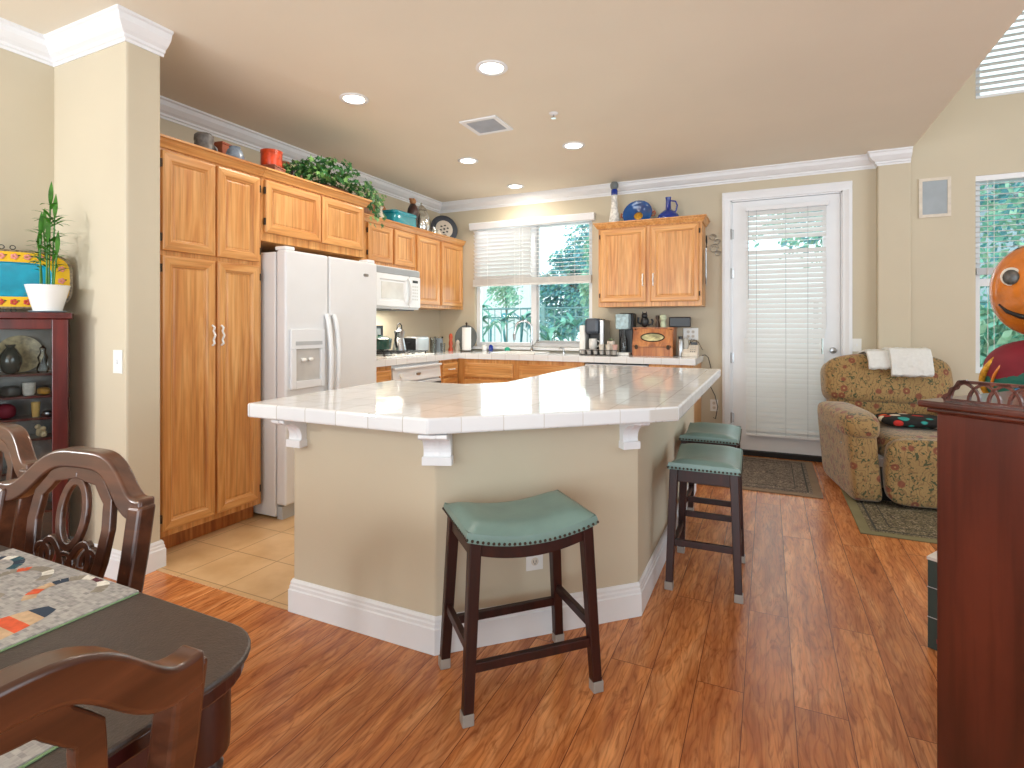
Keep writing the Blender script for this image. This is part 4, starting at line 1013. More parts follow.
# ------------------------------------------------------------------ dresser at right
DA=math.atan2(-.635,.772)
dr=thing('dresser','tall dark red wooden dresser end at the right edge of the picture','dresser',(.352,1.557,0),DA)
obj('side_panel',MB().box(0,.46,0,.02,.001,1.04),M['dresser'],dr,bevel=.004)
obj('side_panel',MB().box(0,.46,.88,.90,.001,1.04),M['dresser'],dr,bevel=.004)
obj('back_panel',MB().box(.0,.015,.0205,.8795,.02,1.04),M['dresser'],dr)
for i in range(5):
    z0=.06+i*.195; f=obj('drawer',MB().box(.44,.475,.024,.876,z0,z0+.185),M['dresser'],dr,bevel=.004)
    for y in (.25,.65): obj('knob',MB().lathe([(.008,0),(.008,.012),(.016,.02),(.014,.028),(0,.03)],(.475,y,z0+.09),14,axis=(1,0,0)),M['bronze'],f)
obj('inner_shelf',MB().box(.016,.439,.0205,.8795,.04,.058),M['dresser'],dr)
lip=MB().box(-.028,.50,-.026,.926,1.052,1.068).box(-.015,.487,-.013,.913,1.0405,1.052)
obj('top',lip,M['dresser'],dr,bevel=.005,seg=3)
def gallery(L,M_):
    g=MB(); th0,th1=0,.008
    pitch=.036; n=int(L/pitch)
    g.box(0,L,th0,th1,0,.007); g.box(.03,L-.03,th0,th1,.043,.050)
    for i in range(n):
        x=.012+i*pitch
        pts=[(x+pitch*1.1*(1-math.cos(a)),.006+.040*math.sin(a)) for a in [PI/2*k/8 for k in range(9)]]
        q=[p for p in pts if p[0]<L-.035]
        if len(q)>2: g.strip(q,.0052,th0,th1)
        x2=L-.012-i*pitch
        pts=[(x2-pitch*1.1*(1-math.cos(a)),.006+.040*math.sin(a)) for a in [PI/2*k/8 for k in range(9)]]
        q=[p for p in pts if p[0]>.035]
        if len(q)>2: g.strip(q,.0052,th0,th1)
    for xs,sg in ((0,1),(L,-1)):
        g.strip([(xs,.004),(xs+sg*.004,.012),(xs+sg*.012,.016),(xs+sg*.016,.028),(xs+sg*.024,.032),(xs+sg*.030,.045),(xs+sg*.045,.0475)],.009,th0,th1)
    g.xf(M_); return g
obj('gallery',gallery(.44,Matrix.Translation((.012,0.004,1.0685))),M['dresser'],dr)
obj('gallery',gallery(.85,Matrix.Translation((.496,.03,1.0685))@Matrix.Rotation(PI/2,4,'Z')),M['dresser'],dr)
bx=thing('cardboard_box','dark green printed box on the floor left of the dresser','box',(.715,2.545,0),math.radians(-32))
obj('body',MB().box(-.155,.155,-.05,.05,.001,.34),plain('dark green card','35433f',.6,var=.08),bx,bevel=.002)
obj('lid',MB().box(-.157,.157,-.052,.052,.3405,.352),plain('white card','d8cfc8',.6),bx)
pr=MB(); pr.add([(-.11+.0,-.0512,.09),(-.08,-.0512,.05),(.05,-.0512,.06),(.10,-.0512,.18),(.04,-.0512,.26),(-.06,-.0512,.24),(-.10,-.0512,.17)],[(0,1,2,3,4,5,6)])
obj('printed_picture',pr,M['ceramic'],bx)
obj('printed_stripe',MB().box(-.1555,.1555,-.0508,-.0502,.235,.238).box(-.1555,.1555,-.0508,-.0502,.12,.123),M['applsh'],bx)
obj('printed_tag',MB().box(-.125,-.085,-.0514,-.0508,.03,.046),plain('red tag','b5384a',.5),bx)
# pumpkin-headed figure on a small table behind the dresser
ft_=thing('pedestal_table','small dark round pedestal table hidden behind the dresser','table',(.93,2.66,0))
obj('top',MB().lathe([(0,.90),(.17,.90),(.18,.91),(.18,.92),(0,.92)],(0,0,0),32),M['dresser'],ft_,smooth=35)
obj('column',MB().lathe([(.14,.001),(.14,.02),(.04,.05),(.03,.3),(.045,.5),(.03,.7),(.06,.899)],(0,0,0),20),M['dresser'],ft_,smooth=35)
fg=thing('costumed_figure','round orange headed costumed figure in maroon and green cloth behind the dresser','figurine',(.955,2.655,.9205),math.radians(-29))
def hd(p): return tuple(p)
obj('head',MB().se((.0,0,.455),(.185,.165,.185),.9,.95,36,24),M['orange'],fg,smooth=60)
def onhead(pts,off=.003):
    o=[]
    for x,z in pts:
        q=max(0,1-(x/.185)**2-((z-.455)/.185)**2); o.append((x,-.165*math.sqrt(q)**1.0-off-.004,z))
    return o
fm=MB()
fm.tube(onhead([(-.135,.40),(-.11,.375),(-.07,.355),(-.02,.345),(.04,.35),(.10,.375),(.13,.40)]),[.004,.008,.010,.011,.010,.008,.004],8)
fm.tube(onhead([(-.12,.585),(-.09,.605),(-.05,.61)]),[.004,.007,.004],8); fm.tube(onhead([(.05,.61),(.09,.605),(.12,.585)]),[.004,.007,.004],8)
obj('mouth_and_brows',fm,M['black'],fg,smooth=60)
for sx in (-1,1):
    e=MB().se(onhead([(sx*.095,.50)])[0],(.030,.006,.034),1,1,16,10); er=obj('eye',e,M['cream'],fg,smooth=60)
    obj('pupil',MB().se(tuple(Vector(onhead([(sx*.093,.497)])[0])+Vector((0,-.007,0))),(.024,.006,.028),1,1,14,8),plain('smoky iris','4a4640',.3,var=.5,scale=60),er,smooth=60)
obj('body',MB().se((0,0,.137),(.205,.15,.136),.8,.9,36,18),M['maroon'],fg,smooth=60)
def capeP(u,v,k=1.03):
    az=math.radians(-146+190*u+34*(v-.5)); el=math.radians(-50+138*v)
    return (.205*k*math.cos(el)*math.cos(az),.15*k*math.cos(el)*math.sin(az),.12+.135*k*math.sin(el))
obj('cape',MB().sheet(capeP,28,20,(0,0,-.006)),M['tealcloth'],fg,smooth=60)
obj('gold_braid',MB().tube([capeP(0,v/24,1.07) for v in range(25)],.011,8),M['gold'],fg,smooth=50)
obj('gold_braid',MB().tube([capeP(.085,v/24,1.06) for v in range(25)],.005,8),M['orange'],fg,smooth=50)
obj('beard',MB().se((.05,-.15,.14),(.065,.05,.08),.9,.9,18,12),M['tan'],fg,smooth=50)
obj('satin_wrap',MB().se((.03,-.145,.05),(.14,.07,.055),.7,.8,24,12),M['bluecl'],fg,smooth=60)
# ------------------------------------------------------------------ recliner
def mk_uph():
    m,nt,bs=base('floral tapestry upholstery')
    a=tex(nt,'Voronoi',tcoord(nt,(11,11,11)),Scale=1.0); b_=tex(nt,'Noise',tcoord(nt,(26,26,26)),Scale=1.0,Detail=3.0,Distortion=2.0)
    w_=tex(nt,'Wave',tcoord(nt,(9,9,9)),Scale=1.0,Distortion=22.0,Detail=2.0)
    c=mix(nt,S('ab8a55'),S('927346'),tex(nt,'Noise',tcoord(nt,(120,120,120)),Scale=1.0).outputs['Fac'])
    c=mix(nt,c,S('5d3a22'),ramp(nt,w_.outputs['Fac'],[(.05,(.42,.42,.42,1)),(.18,(0,0,0,1))]))
    c=mix(nt,c,S('454a2c'),ramp(nt,b_.outputs['Fac'],[(.575,(0,0,0,1)),(.61,(1,1,1,1))]))
    c=mix(nt,c,S('7d3425'),ramp(nt,a.outputs['Distance'],[(.24,(.8,.8,.8,1)),(.31,(0,0,0,1))]))
    c=mix(nt,c,S('b08d58'),ramp(nt,a.outputs['Distance'],[(.05,(1,1,1,1)),(.11,(0,0,0,1))]))
    nt.links.new(c,bs.inputs['Base Color']); bs.inputs['Roughness'].default_value=.8; bs.inputs['Sheen Weight'].default_value=.3
    bump(nt,bs,b_.outputs['Fac'],.3,.006); return m
M['uph']=mk_uph()
rc=thing('recliner','tan floral upholstered recliner armchair beside the glass door','armchair',(.93,4.92,0),math.radians(9))
U=M['uph']
def tiltm(px,pz,a): return Matrix.Translation((0,px,pz))@Matrix.Rotation(a,4,'X')@Matrix.Translation((0,-px,-pz))
obj('base',MB().box(-.30,.30,-.30,.36,.012,.10),M['black'],rc)
def arm(sx):
    m=MB(); cx=sx*.375
    # tapered side block under a rolled pad
    def f(p):
        k=(p.z-.06)/.5; p.x=cx+(p.x-cx)*1.0+sx*(.045*k); return tuple(p)
    m.se((cx,-.02,.285),(.095,.43,.27),.22,.22,40,20,fn=f)
    a=obj('arm',m,U,rc,smooth=60)
    obj('arm_pad',MB().se((cx+sx*.035,-.05,.545),(.125,.43,.095),.6,.45,36,18,fn=lambda p:(p.x,p.y,p.z+(.03 if p.y<0 else 0)*0-.25*max(0,-p.y-.30)**1.5)),U,a,smooth=60)
for sx in (-1,1): arm(sx)
obj('seat_cushion',MB().se((0,-.09,.40),(.285,.37,.095),.45,.35,36,18),U,rc,smooth=60)
obj('footrest',MB().se((0,-.44,.255),(.283,.055,.225),.4,.3,36,20,fn=lambda p:(p.x,p.y-.018*math.exp(-((p.z-.36)/.06)**2)+.02*math.exp(-((p.z-.26)/.025)**2),p.z)),U,rc,smooth=60)
bk=MB(); T=tiltm(.25,.45,math.radians(-14))
bk.se((0,.33,.58),(.42,.12,.20),.5,.4,40,20,fn=lambda p:tuple(T@Vector((p.x,p.y+.04*(p.x/.42)**2,p.z))))
obj('lower_back',bk,U,rc,smooth=60)
bk=MB(); bk.se((0,.31,.825),(.452,.145,.205),.42,.40,44,22,fn=lambda p:tuple(T@Vector((p.x,p.y+.05*(p.x/.5)**2,p.z-.03*(abs(p.x)/.5)**3+(.03*(p.x/.5)**2 if p.z<.8 else 0)))))
obj('headrest',bk,U,rc,smooth=60)
obj('recline_lever',MB().lathe([(.022,0),(.022,.008),(.01,.014),(0,.014)],(-.487,-.27,.40),14,axis=(-1,0,0)),M['chrome'],rc)
obj('lever_plate',MB().box(-.489,-.484,-.02,.03,.40,.46),M['grey'],rc)
# towel over the back
RM=wm(rc)
def tw(u,v):
    # v goes from rear over the top to the front hang
    s=v*.66; x=-.17+.42*u
    # over the top of the reclined headrest: rear hang, crown, front hang
    pth=[(.485,.84),(.487,.95),(.465,1.02),(.40,1.047),(.31,1.055),(.22,1.047),(.158,1.02),(.135,.95),(.133,.87),(.140,.80)]
    f=min(.9999,max(0,v))*9; i=int(f); f-=i; f=f*f*(3-2*f)*.5+f*.5
    q=T@Vector((0,pth[i][0]*(1-f)+pth[i+1][0]*f,pth[i][1]*(1-f)+pth[i+1][1]*f)); y,z=q.y,q.z
    n=.008*noise.noise(Vector((x*22,s*22,1.3)))+.004*noise.noise(Vector((x*70,s*70,4)))
    edge=.03*noise.noise(Vector((u*3,v*3,7)))
    return (x,y+n-.012*math.sin(u*9+1)*max(0,v-.4),z+n+edge*.2)
M['towel']=plain('white fleece','e6e6e2',.95,var=.03,scale=50,bmp=1.0,bscale=220)
tb=MB()
def towel(pts_fn,th): return MB().sheet(pts_fn,40,50,th)
tw_=thing('throw_blanket','fluffy white blanket draped over the recliner back','blanket',tuple(RM@Vector((.1,.45,1.0))),math.radians(9))
Minv=wm(tw_).inverted()
def twl(k):
    def f(u,v):
        x,y,z=tw(u,v)
        if k: x=x+.02
        return tuple((Minv@RM)@Vector((x,y-(.022 if k else 0),z+(.02 if k else 0)*(1 if v>.25 else .6))))
    return f
obj('fleece',MB().sheet(lambda u,v:twl(0)(u,v*.84+.03),44,54,(0,-.020,.016)),M['towel'],tw_,smooth=70)
obj('fold',MB().sheet(lambda u,v:twl(1)(.30+u*.66,.42+v*.56),40,36,(0,-.026,.014)),M['towel'],tw_,smooth=70)
def mk_patch():
    m,nt,bs=base('patterned cushion')
    a=tex(nt,'Voronoi',tcoord(nt,(13,13,13)),Scale=1.0); 
    c=ramp(nt,a.outputs['Color'],[(.2,S('141414')),(.38,S('2f9f9a')),(.5,S('e8622c')),(.6,S('c22d25')),(.7,S('f0e6d2')),(.85,S('241a1a'))],'CONSTANT')
    c=mix(nt,c,S('151313'),ramp(nt,a.outputs['Distance'],[(.42,(0,0,0,1)),(.5,(1,1,1,1))]))
    nt.links.new(c,bs.inputs['Base Color']); bs.inputs['Roughness'].default_value=.8; return m
pw=thing('throw_pillow','small multicoloured patterned cushion lying on the recliner seat','pillow',tuple(RM@Vector((.04,-.02,.499))),math.radians(9))
obj('cover',MB().se((0,0,.042),(.22,.17,.04),.7,.35,36,14),mk_patch(),pw,smooth=60)
# rugs
def mk_rug(n,c1,c2):
    m,nt,bs=base(n); a=tex(nt,'Noise',tcoord(nt,(45,45,45)),Scale=1.0,Detail=4.0,Distortion=2.0)
    nt.links.new(ramp(nt,a.outputs['Fac'],[(.38,S(c1)),(.52,S(c2)),(.66,S('a4937f'))]),bs.inputs['Base Color']); bs.inputs['Roughness'].default_value=.95
    bump(nt,bs,a.outputs['Fac'],.5,.004); return m
def rug(label,x0,x1,y0,y1,rz,c,h=.009,inner='75675b'):
    t=thing('rug',label,'rug',((x0+x1)/2,(y0+y1)/2,.0005),rz)
    a,b_=(x1-x0)/2,(y1-y0)/2
    obj('border',MB().box(-a,a,-b_,b_,0,h),plain('rug binding',c,.95,bmp=.3,bscale=200),t,bevel=.003)
    obj('field',MB().box(-a+.06,a-.06,-b_+.06,b_-.06,h+.0001,h+.0015),mk_rug('rug field','41362d',inner),t)
    m=MB(); 
    for i,k in ((.085,.012),(.17,.006)):
        for q in ((-a+i,a-i,-b_+i,-b_+i+k),(-a+i,a-i,b_-i-k,b_-i),(-a+i,-a+i+k,-b_+i+k+.001,b_-i-k-.001),(a-i-k,a-i,-b_+i+k+.001,b_-i-k-.001)): m.box(*q,h+.0016,h+.0024)
    obj('stripe',m,plain('rug stripe','3b3a34',.95),t)
rug('grey brown door mat in front of the glass door',-.58,.36,4.48,5.61,math.radians(0),'86705a')
rug('olive bordered rug under the recliner',.50,1.75,3.83,5.12,0,'7c7350',h=.007,inner='6a6040')
# ------------------------------------------------------------------ things on top of the oak cabinets
TC=2.2055
LAT=lambda p,**k: MB().lathe(p,(0,0,0),28,**k)
TP1=2.205
st_=thing('beer_stein','grey stoneware stein at the near end above the pantry','stein',(-3.12,2.215,TP1+.001))
obj('mug',LAT([(.052,0),(.056,.02),(.055,.13),(.052,.155),(.056,.165),(.054,.195),(.042,.207),(0,.209)]),M['stone'],st_,smooth=40)
obj('handle',MB().tube([(.0,.052,.04),(.0,.085,.06),(.0,.092,.10),(.0,.08,.14),(.0,.052,.155)],.009,8),M['stone'],st_,smooth=60)
for k in range(1): pass
small('tin_box','small red brown tin box behind the blue grey jar above the pantry','box',(-3.20,2.41,TP1+.001),MB().box(-.05,.05,-.07,.07,0,.195).box(-.052,.052,-.072,.072,.195,.21),M['terra'],smooth=0,bevel=.004,rz=.2)
small('ceramic_jar','rounded blue and grey glazed jar above the pantry','jar',(-3.04,2.365,TP1+.001),LAT([(.038,0),(.053,.045),(.056,.10),(.042,.14),(.030,.152),(.034,.16),(0,.165)]),plain('blue grey glaze','7d8a99',.25,var=.5,scale=22))
cn=thing('canister','round orange red patterned tin stacked on a square tin','canister',(-3.08,2.68,TP1+.125))
obj('can',LAT([(.066,0),(.069,.01),(.069,.085),(.071,.087),(.071,.105),(0,.108)]),plain('orange red tin','c8431d',.3,var=.5,scale=16),cn,smooth=40)
small('tin_box','square brown and cream tin under the orange round canister','box',(-3.08,2.68,TP1+.001),MB().box(-.065,.065,-.065,.065,0,.11).box(-.068,.068,-.068,.068,.11,.122),plain('brown cream tin','a8634a',.4,var=.5,scale=14),smooth=0,bevel=.003,rz=.3)
small('bottle','small black bottle right of the stacked tins','bottle',(-3.04,2.83,TP1+.001),LAT([(.022,0),(.024,.07),(.012,.10),(.012,.13),(0,.13)]),M['black'])
small('bottle','tiny dark flask with white label between the stacked tins and the ivy','bottle',(-3.02,2.885,TP1+.001),LAT([(.018,0),(.02,.05),(.009,.08),(.009,.11),(0,.11)]),plain('brown flask','5a3a2a',.3,var=.6,scale=50))
small('clay_cylinder','brown clay cylinder vase rising behind the ivy','vase',(-3.42,3.10,TP1+.001),LAT([(.035,0),(.035,.26),(.042,.27),(.042,.31),(0,.31)]),M['terra'])
iv=thing('ivy_plant','bushy trailing green ivy in a basket above the refrigerator cabinet','plant',(-3.10,3.22,TP1+.001))
obj('basket',MB().se((0,.03,.06),(.10,.20,.06),.6,.8,30,12),plain('brown basket','6b4225',.8,var=.4,scale=60,bmp=.6,bscale=90),iv,smooth=50)
def ivyleaf(mb,p,n,s,m=0):
    n=Vector(n).normalized(); a=n.cross(Vector((R2.uniform(-1,1),R2.uniform(-1,1),R2.uniform(-1,1)))).normalized(); b_=n.cross(a)
    sh=[(0,-.2),(.5,-.45),(.45,-.05),(.75,.3),(.28,.35),(0,1),(-.28,.35),(-.75,.3),(-.45,-.05),(-.5,-.45)]
    mb.add([tuple(Vector(p)+a*x*s+b_*y*s+n*(-.15*s*abs(x))) for x,y in sh],[tuple(range(10))],m)
im=MB(); R2=random.Random(5)
for i in range(620):
    a=R2.random()*2*PI; e=R2.random()**.5; 
    x=.19*e*math.cos(a); y=.37*e*math.sin(a)-.02; h=.285*math.sqrt(max(0,1-(abs(y)/.42)**2))*(R2.uniform(.35,1.0))
    if y>.15: h*=.85
    ivyleaf(im,(x,y,.03+h),(x*3+R2.uniform(-.6,.9),R2.uniform(-1,1),R2.uniform(0,1.2)),R2.uniform(.022,.040),1 if R2.random()<.3 else 0)
for i in range(120):   # trailing to the right and down
    f=R2.random(); y=.33+.30*f+R2.uniform(-.05,.05); x=.10-.10*f+R2.uniform(-.05,.05); z=.17-.05*f-.13*R2.random()*f*2+R2.uniform(0,.08)
    if y>.24 and z<.055 and y<.30: z=.06
    ivyleaf(im,(x,y,max(z,-.12) if y>.30 else max(z,.06)),(1,R2.uniform(-.6,.6),R2.uniform(-.2,.8)),R2.uniform(.022,.038),1 if R2.random()<.35 else 0)
obj('leaves',im,[M['ivy'],M['ivyl']],iv)
vs_=MB().tube([(0,.2,.08),(.05,.35,.12),(.04,.45,.10),(0,.55,.02)],.004,6).tube([(0,-.1,.08),(.05,-.2,.12),(.06,-.3,.08)],.004,6)
obj('vines',vs_,M['ivy'],iv)
cv=thing('vase_with_leaves','cream vase holding a sprig of ivy right of the trailing ivy','vase',(-3.42,4.25,TC))
obj('vase',LAT([(.03,0),(.045,.04),(.05,.09),(.03,.13),(.025,.17),(.04,.19),(0,.185)]),M['cream'],cv,smooth=50)
im=MB()
for i in range(34): ivyleaf(im,(R2.uniform(-.05,.05),R2.uniform(-.07,.07),.20+R2.random()*.10),(1,R2.uniform(-1,1),.4),.03)
obj('leaves',im,M['ivyl'],cv)
small('cutting_board','round cornered wooden board leaning against the wall above the microwave','board',(-3.60,4.36,TC),MB().extr([(0,-.15,0),(0,.19,0),(0,.20,.02),(0,.20,.25),(0,.17,.28),(0,-.13,.28),(0,-.15,.26)],(.015,0,0)),M['brownw'],smooth=0,bevel=.004)
tc_=thing('casserole_dish','rectangular teal lidded dish above the microwave','dish',(-3.40,4.53,TC))
obj('dish',MB().se((0,0,.085),(.10,.20,.085),.35,.35,36,12),M['teal'],tc_,smooth=50); obj('lid',MB().se((0,0,.165),(.104,.204,.022),.4,.35,36,10).se((0,0,.195),(.02,.03,.014),.8,.8,12,8),M['teal'],tc_,smooth=50)
rf_=thing('rooster_figure','dark brown figurine between the teal dish and the silver jar','figurine',(-3.42,4.80,TC))
obj('body',LAT([(.04,0),(.045,.01),(.03,.06),(.045,.16),(.062,.22),(.055,.28),(.03,.33),(.0,.34)]),plain('dark figurine','3a2420',.3,var=.4,scale=20),rf_,smooth=50)
obj('head',MB().se((0,0,.36),(.035,.035,.035),1,1,18,12).se((0,-.035,.375),(.02,.03,.012),1,1,10,6),plain('tan figurine head','a9764c',.5,var=.4),rf_,smooth=60)
sj=thing('silver_jar','tall silver mercury glass lidded jar above the corner cabinet','jar',(-3.45,5.0,TC))
obj('jar',LAT([(.05,0),(.075,.03),(.095,.12),(.09,.22),(.06,.29),(.055,.30)]),M['silver'],sj,smooth=50)
obj('lid',LAT([(.06,.301),(.055,.32),(.03,.35),(.008,.365),(.012,.38),(0,.395)]),M['silver'],sj,smooth=50)
for y,h,lab,mt in ((5.14,.15,'small silver canister just right of the tall silver jar',M['silver']),(5.235,.13,'small cream jar between two silver pieces above the corner cabinet',M['cream']),(5.38,.10,'low silver bowl in front of the dark plate','S')):
    small('ornament_jar',lab,'jar',(-3.38,y,TC),LAT([(.025,0),(.035,h*.3),(.035,h*.6),(.018,h*.8),(.022,h*.9),(0,h)]),M['silver'] if mt=='S' else mt)
pl=thing('display_plate','large plate with navy rim and pale centre on the corner cabinet','plate',(-3.46,5.47,TC+.001),math.radians(52))
pm_=MB().lathe([(0,0),(.09,.0),(.10,.004)],(0,0,0),40,m=0).lathe([(.10,.004),(.165,.018),(.168,.022),(.16,.024),(.11,.012),(0,.010)],(0,0,0),40,m=0)
pm_.m=[1 if True else 0]*len(pm_.m)
pm_.xf(Matrix.Translation((0,0,.168))@Matrix.Rotation(math.radians(80),4,'X')); obj('rim',pm_,[M['cream'],M['navy']],pl,smooth=50)
cm_=MB().lathe([(0,.0245),(.105,.0245),(.105,.0128),(0,.0125)],(0,0,0),36); 
dm_=MB()
for k in range(6):
    a=k*PI/3+.3; dm_.se((.045*math.cos(a),.045*math.sin(a),.0255),(.016,.010,.002),1,1,10,5)
dm_.se((0,0,.0255),(.014,.014,.002),1,1,10,5)
TT=Matrix.Translation((0,0,.168))@Matrix.Rotation(math.radians(80),4,'X'); cm_.xf(TT); dm_.xf(TT)
ce=obj('centre',cm_,plain('pale plate centre','b9aea0',.35,var=.1),pl,smooth=50); obj('painted_motif',dm_,M['black'],ce)
# right cabinet top
TR=2.223
tb_=thing('decorated_bottle','tall white and blue painted bottle above the right wall cabinet','bottle',(-1.43,5.52,TR))
obj('bottle',LAT([(.05,0),(.055,.03),(.055,.10),(.035,.24),(.028,.33),(.03,.34),(.03,.36)]),plain('painted white bottle','dcdad4',.3,var=.35,scale=38),tb_,smooth=50)
obj('neck_band',LAT([(.031,.361),(.034,.38),(.034,.41),(.028,.42)]),M['blue'],tb_,smooth=40); obj('stopper',LAT([(.028,.4205),(.04,.44),(.043,.47),(.03,.495),(0,.50)]),M['grey'],tb_,smooth=50)
bo=thing('blue_bowl','deep blue glazed bowl with gold motif tipped against the wall above the cabinet','bowl',(-1.19,5.52,TR))
T=Matrix.Translation((0,0,.142))@Matrix.Rotation(math.radians(72),4,'X')
obj('bowl',LAT([(0,-.045),(.06,-.042),(.12,-.01),(.145,.02),(.148,.024),(.142,.024),(.115,-.002),(.055,-.032),(0,-.034)]).xf(T),plain('deep blue glaze','0d4d8e',.12,var=.35,scale=9,coat=.6),bo,smooth=60)
obj('gold_motif',MB().se((0,0,-.030),(.045,.042,.006),.8,1,18,8).xf(T),M['gold'],bo,smooth=60)
obj('handle',MB().tube([(.14,0,.01),(.17,.02,.01),(.175,-.0,.01),(.165,-.03,.01),(.14,-.03,.01)],.008,8).xf(T),M['terra'],bo,smooth=60)
obj('handle',MB().tube([(-.14,0,.01),(-.165,.02,.01),(-.165,-.02,.01),(-.14,-.03,.01)],.008,8).xf(T),M['terra'],bo,smooth=60)
jg=thing('blue_jug','cobalt blue long necked jug with a side handle above the right cabinet','jug',(-.89,5.52,TR))
obj('jug',LAT([(.06,0),(.10,.03),(.112,.07),(.10,.11),(.06,.145),(.027,.17),(.024,.24),(.026,.27),(.03,.285),(.022,.28),(.018,.2)]),M['blue'],jg,smooth=50)
obj('handle',MB().tube([(.024,0,.25),(.07,0,.24),(.085,0,.20),(.075,0,.15),(.065,0,.14)],.008,8),M['blue'],jg,smooth=60)
hb=thing('hanging_scissors','dark kitchen utensils hanging beside the right wall cabinet','utensil',(-.535,5.50,1.95))
obj('blade',MB().extr([(0,-.03,.03),(0,.03,.03),(0,.03,-.30),(0,.0,-.33),(0,-.02,-.25)],(.005,0,0)),M['steel'],hb); obj('handle',MB().tube([(.003,0,.04),(.003,-.02,.09),(.003,0,.15),(.003,.02,.09)],.006,8,closed=True),M['black'],hb)
obj('sheath',MB().box(-.004,-.0005,-.034,.034,-.31,.02),M['black'],hb)
wo=thing('wall_ornament','thin curled wire wall ornament between the cabinet and the door','ornament',(-.48,5.69,2.0))
wm_=MB()
for k,(cx,cz,r) in enumerate([(0,0,.045),(.03,.06,.03),(-.01,.11,.035),(.035,-.05,.03)]):
    wm_.tube([(cx+r*math.cos(a)*(1-.03*i),0,cz+r*math.sin(a)*(1-.03*i)) for i,a in enumerate([j*PI/6 for j in range(18)])],.003,6)
obj('wire',wm_,M['steel'],wo,smooth=60)
# ------------------------------------------------------------------ things on the back counter
def th(name,label,cat,x,y,z=CT+.0005,rz=0,g=None): return thing(name,label,cat,(x,y,z),rz,g)
fr=th('picture_frame','black framed picture leaning on the wall behind the green pot','picture frame',-3.60,4.40,CT+.03)
obj('frame',MB().box(-.008,.012,-.13,.115,.0,.025).box(-.008,.012,-.13,.115,.24,.265).box(-.008,.012,.09,.115,.025,.24).box(-.008,.012,-.13,-.105,.025,.24),M['black'],fr); obj('picture',MB().box(-.004,.004,-.105,.09,.025,.24),M['grey'],fr)
gp=th('dutch_oven','dark green lidded pot on the cooktop','pot',-3.38,4.20,CT+.056)
obj('pot',LAT([(.085,0),(.105,.015),(.118,.09),(.118,.10)]),M['greenpot'],gp,smooth=40); obj('lid',LAT([(.121,.101),(.118,.112),(.07,.132),(.02,.138),(.02,.15),(0,.153)]),M['greenpot'],gp,smooth=40)
for s in (-1,1): obj('handle',MB().tube([(-.03,s*.112,.08),(-.028,s*.145,.082),(.028,s*.145,.082),(.03,s*.112,.08)],.008,8),M['greenpot'],gp,smooth=60)
bl_=th('kettle','chrome stovetop espresso kettle with black handle on the cooktop','kettle',-3.37,4.50,CT+.046)
obj('body',LAT([(.07,0),(.068,.01),(.045,.12),(.042,.125),(.055,.19),(.05,.195),(.015,.215),(.012,.23),(0,.235)]),M['steel'],bl_,smooth=30)
obj('handle',MB().tube([(.03,-.045,.185),(.03,-.09,.18),(.02,-.095,.10),(.02,-.07,.03)],.011,8),M['black'],bl_,smooth=60)
obj('bail',MB().tube([(0,-.04,.20),(0,-.035,.25),(0,0,.275),(0,.035,.25),(0,.04,.20)],.006,8),M['black'],bl_,smooth=60)
tt=th('toaster','silver two slot toaster with black end on the left counter','toaster',-3.40,4.84)
obj('body',MB().box(-.085,.085,-.12,.13,.01,.18),plain('brushed aluminium','cfd1d2',.35,.7),tt,bevel=.03,seg=4,smooth=50); obj('end_cap',MB().box(-.078,.078,-.137,-.1205,.012,.165),M['black'],tt,bevel=.006)
obj('lever',MB().box(-.018,.018,-.155,-.1375,.10,.115),M['black'],tt); obj('slots',MB().box(-.045,-.020,-.09,.10,.1802,.1812).box(.020,.045,-.09,.10,.1802,.1812),M['black'],tt)
for i,(x,y,h,r) in enumerate([(-3.30,5.02,.14,.032),(-3.38,5.12,.165,.034),(-3.26,5.14,.10,.028)]):
    g=th('drinking_glass',['clear tumbler nearest the toaster','tallest clear glass between the toaster and the grey canister','short clear glass in front of the tall glass on the left counter'][i],'glass',x,y,CT+.0005,0,'clear glasses by the toaster')
    obj('tumbler',LAT([(r*.8,0),(r,h),(r-.003,h),(r*.8-.003,.006),(0,.006)]),M['cglass'],g,smooth=40)
cg=th('canister','grey cylindrical canister in the counter corner','canister',-3.42,5.30); obj('body',LAT([(.05,0),(.05,.15)]),plain('grey canister','7e8890',.4),cg,smooth=40); obj('lid',LAT([(.052,.1505),(.052,.168),(0,.172)]),M['cglass'],cg,smooth=40)
pg=th('pepper_grinder','red orange pepper mill in the counter corner','pepper mill',-3.33,5.42); obj('mill',LAT([(.03,0),(.03,.02),(.018,.05),(.026,.09),(.018,.13),(.024,.16),(.02,.185),(.012,.20),(0,.205)]),plain('red orange mill','c2512f',.35,var=.2),pg,smooth=50)
pb=th('figurine','small cream figurine beside the red pepper mill','figurine',-3.26,5.46); obj('body',LAT([(.02,0),(.03,.03),(.018,.08),(.024,.10),(.012,.125),(0,.13)]),M['cream'],pb,smooth=50)
gpl=th('serving_plate','round dark grey platter standing behind the paper towels','platter',-3.24,5.62); obj('platter',MB().lathe([(0,0),(.14,0),(.15,.008),(.15,.012),(0,.01)],(0,.0,.15),40,axis=(.0,-1,.12)),M['grey'],gpl,smooth=50)
ptw=th('paper_towel_holder','white paper towel roll on an upright holder left of the window','paper towels',-3.12,5.42)
obj('base',LAT([(.07,0),(.07,.008),(.01,.012)]),M['bronze'],ptw,smooth=40); obj('post',MB().cyl((0,0,.012),(0,0,.30),.006,8).se((0,0,.315),(.013,.013,.018),1,1,12,8),M['bronze'],ptw); obj('roll',LAT([(.02,.013),(.052,.013),(.052,.273),(.02,.273),(.02,.013)]),M['paper'],ptw,smooth=40)
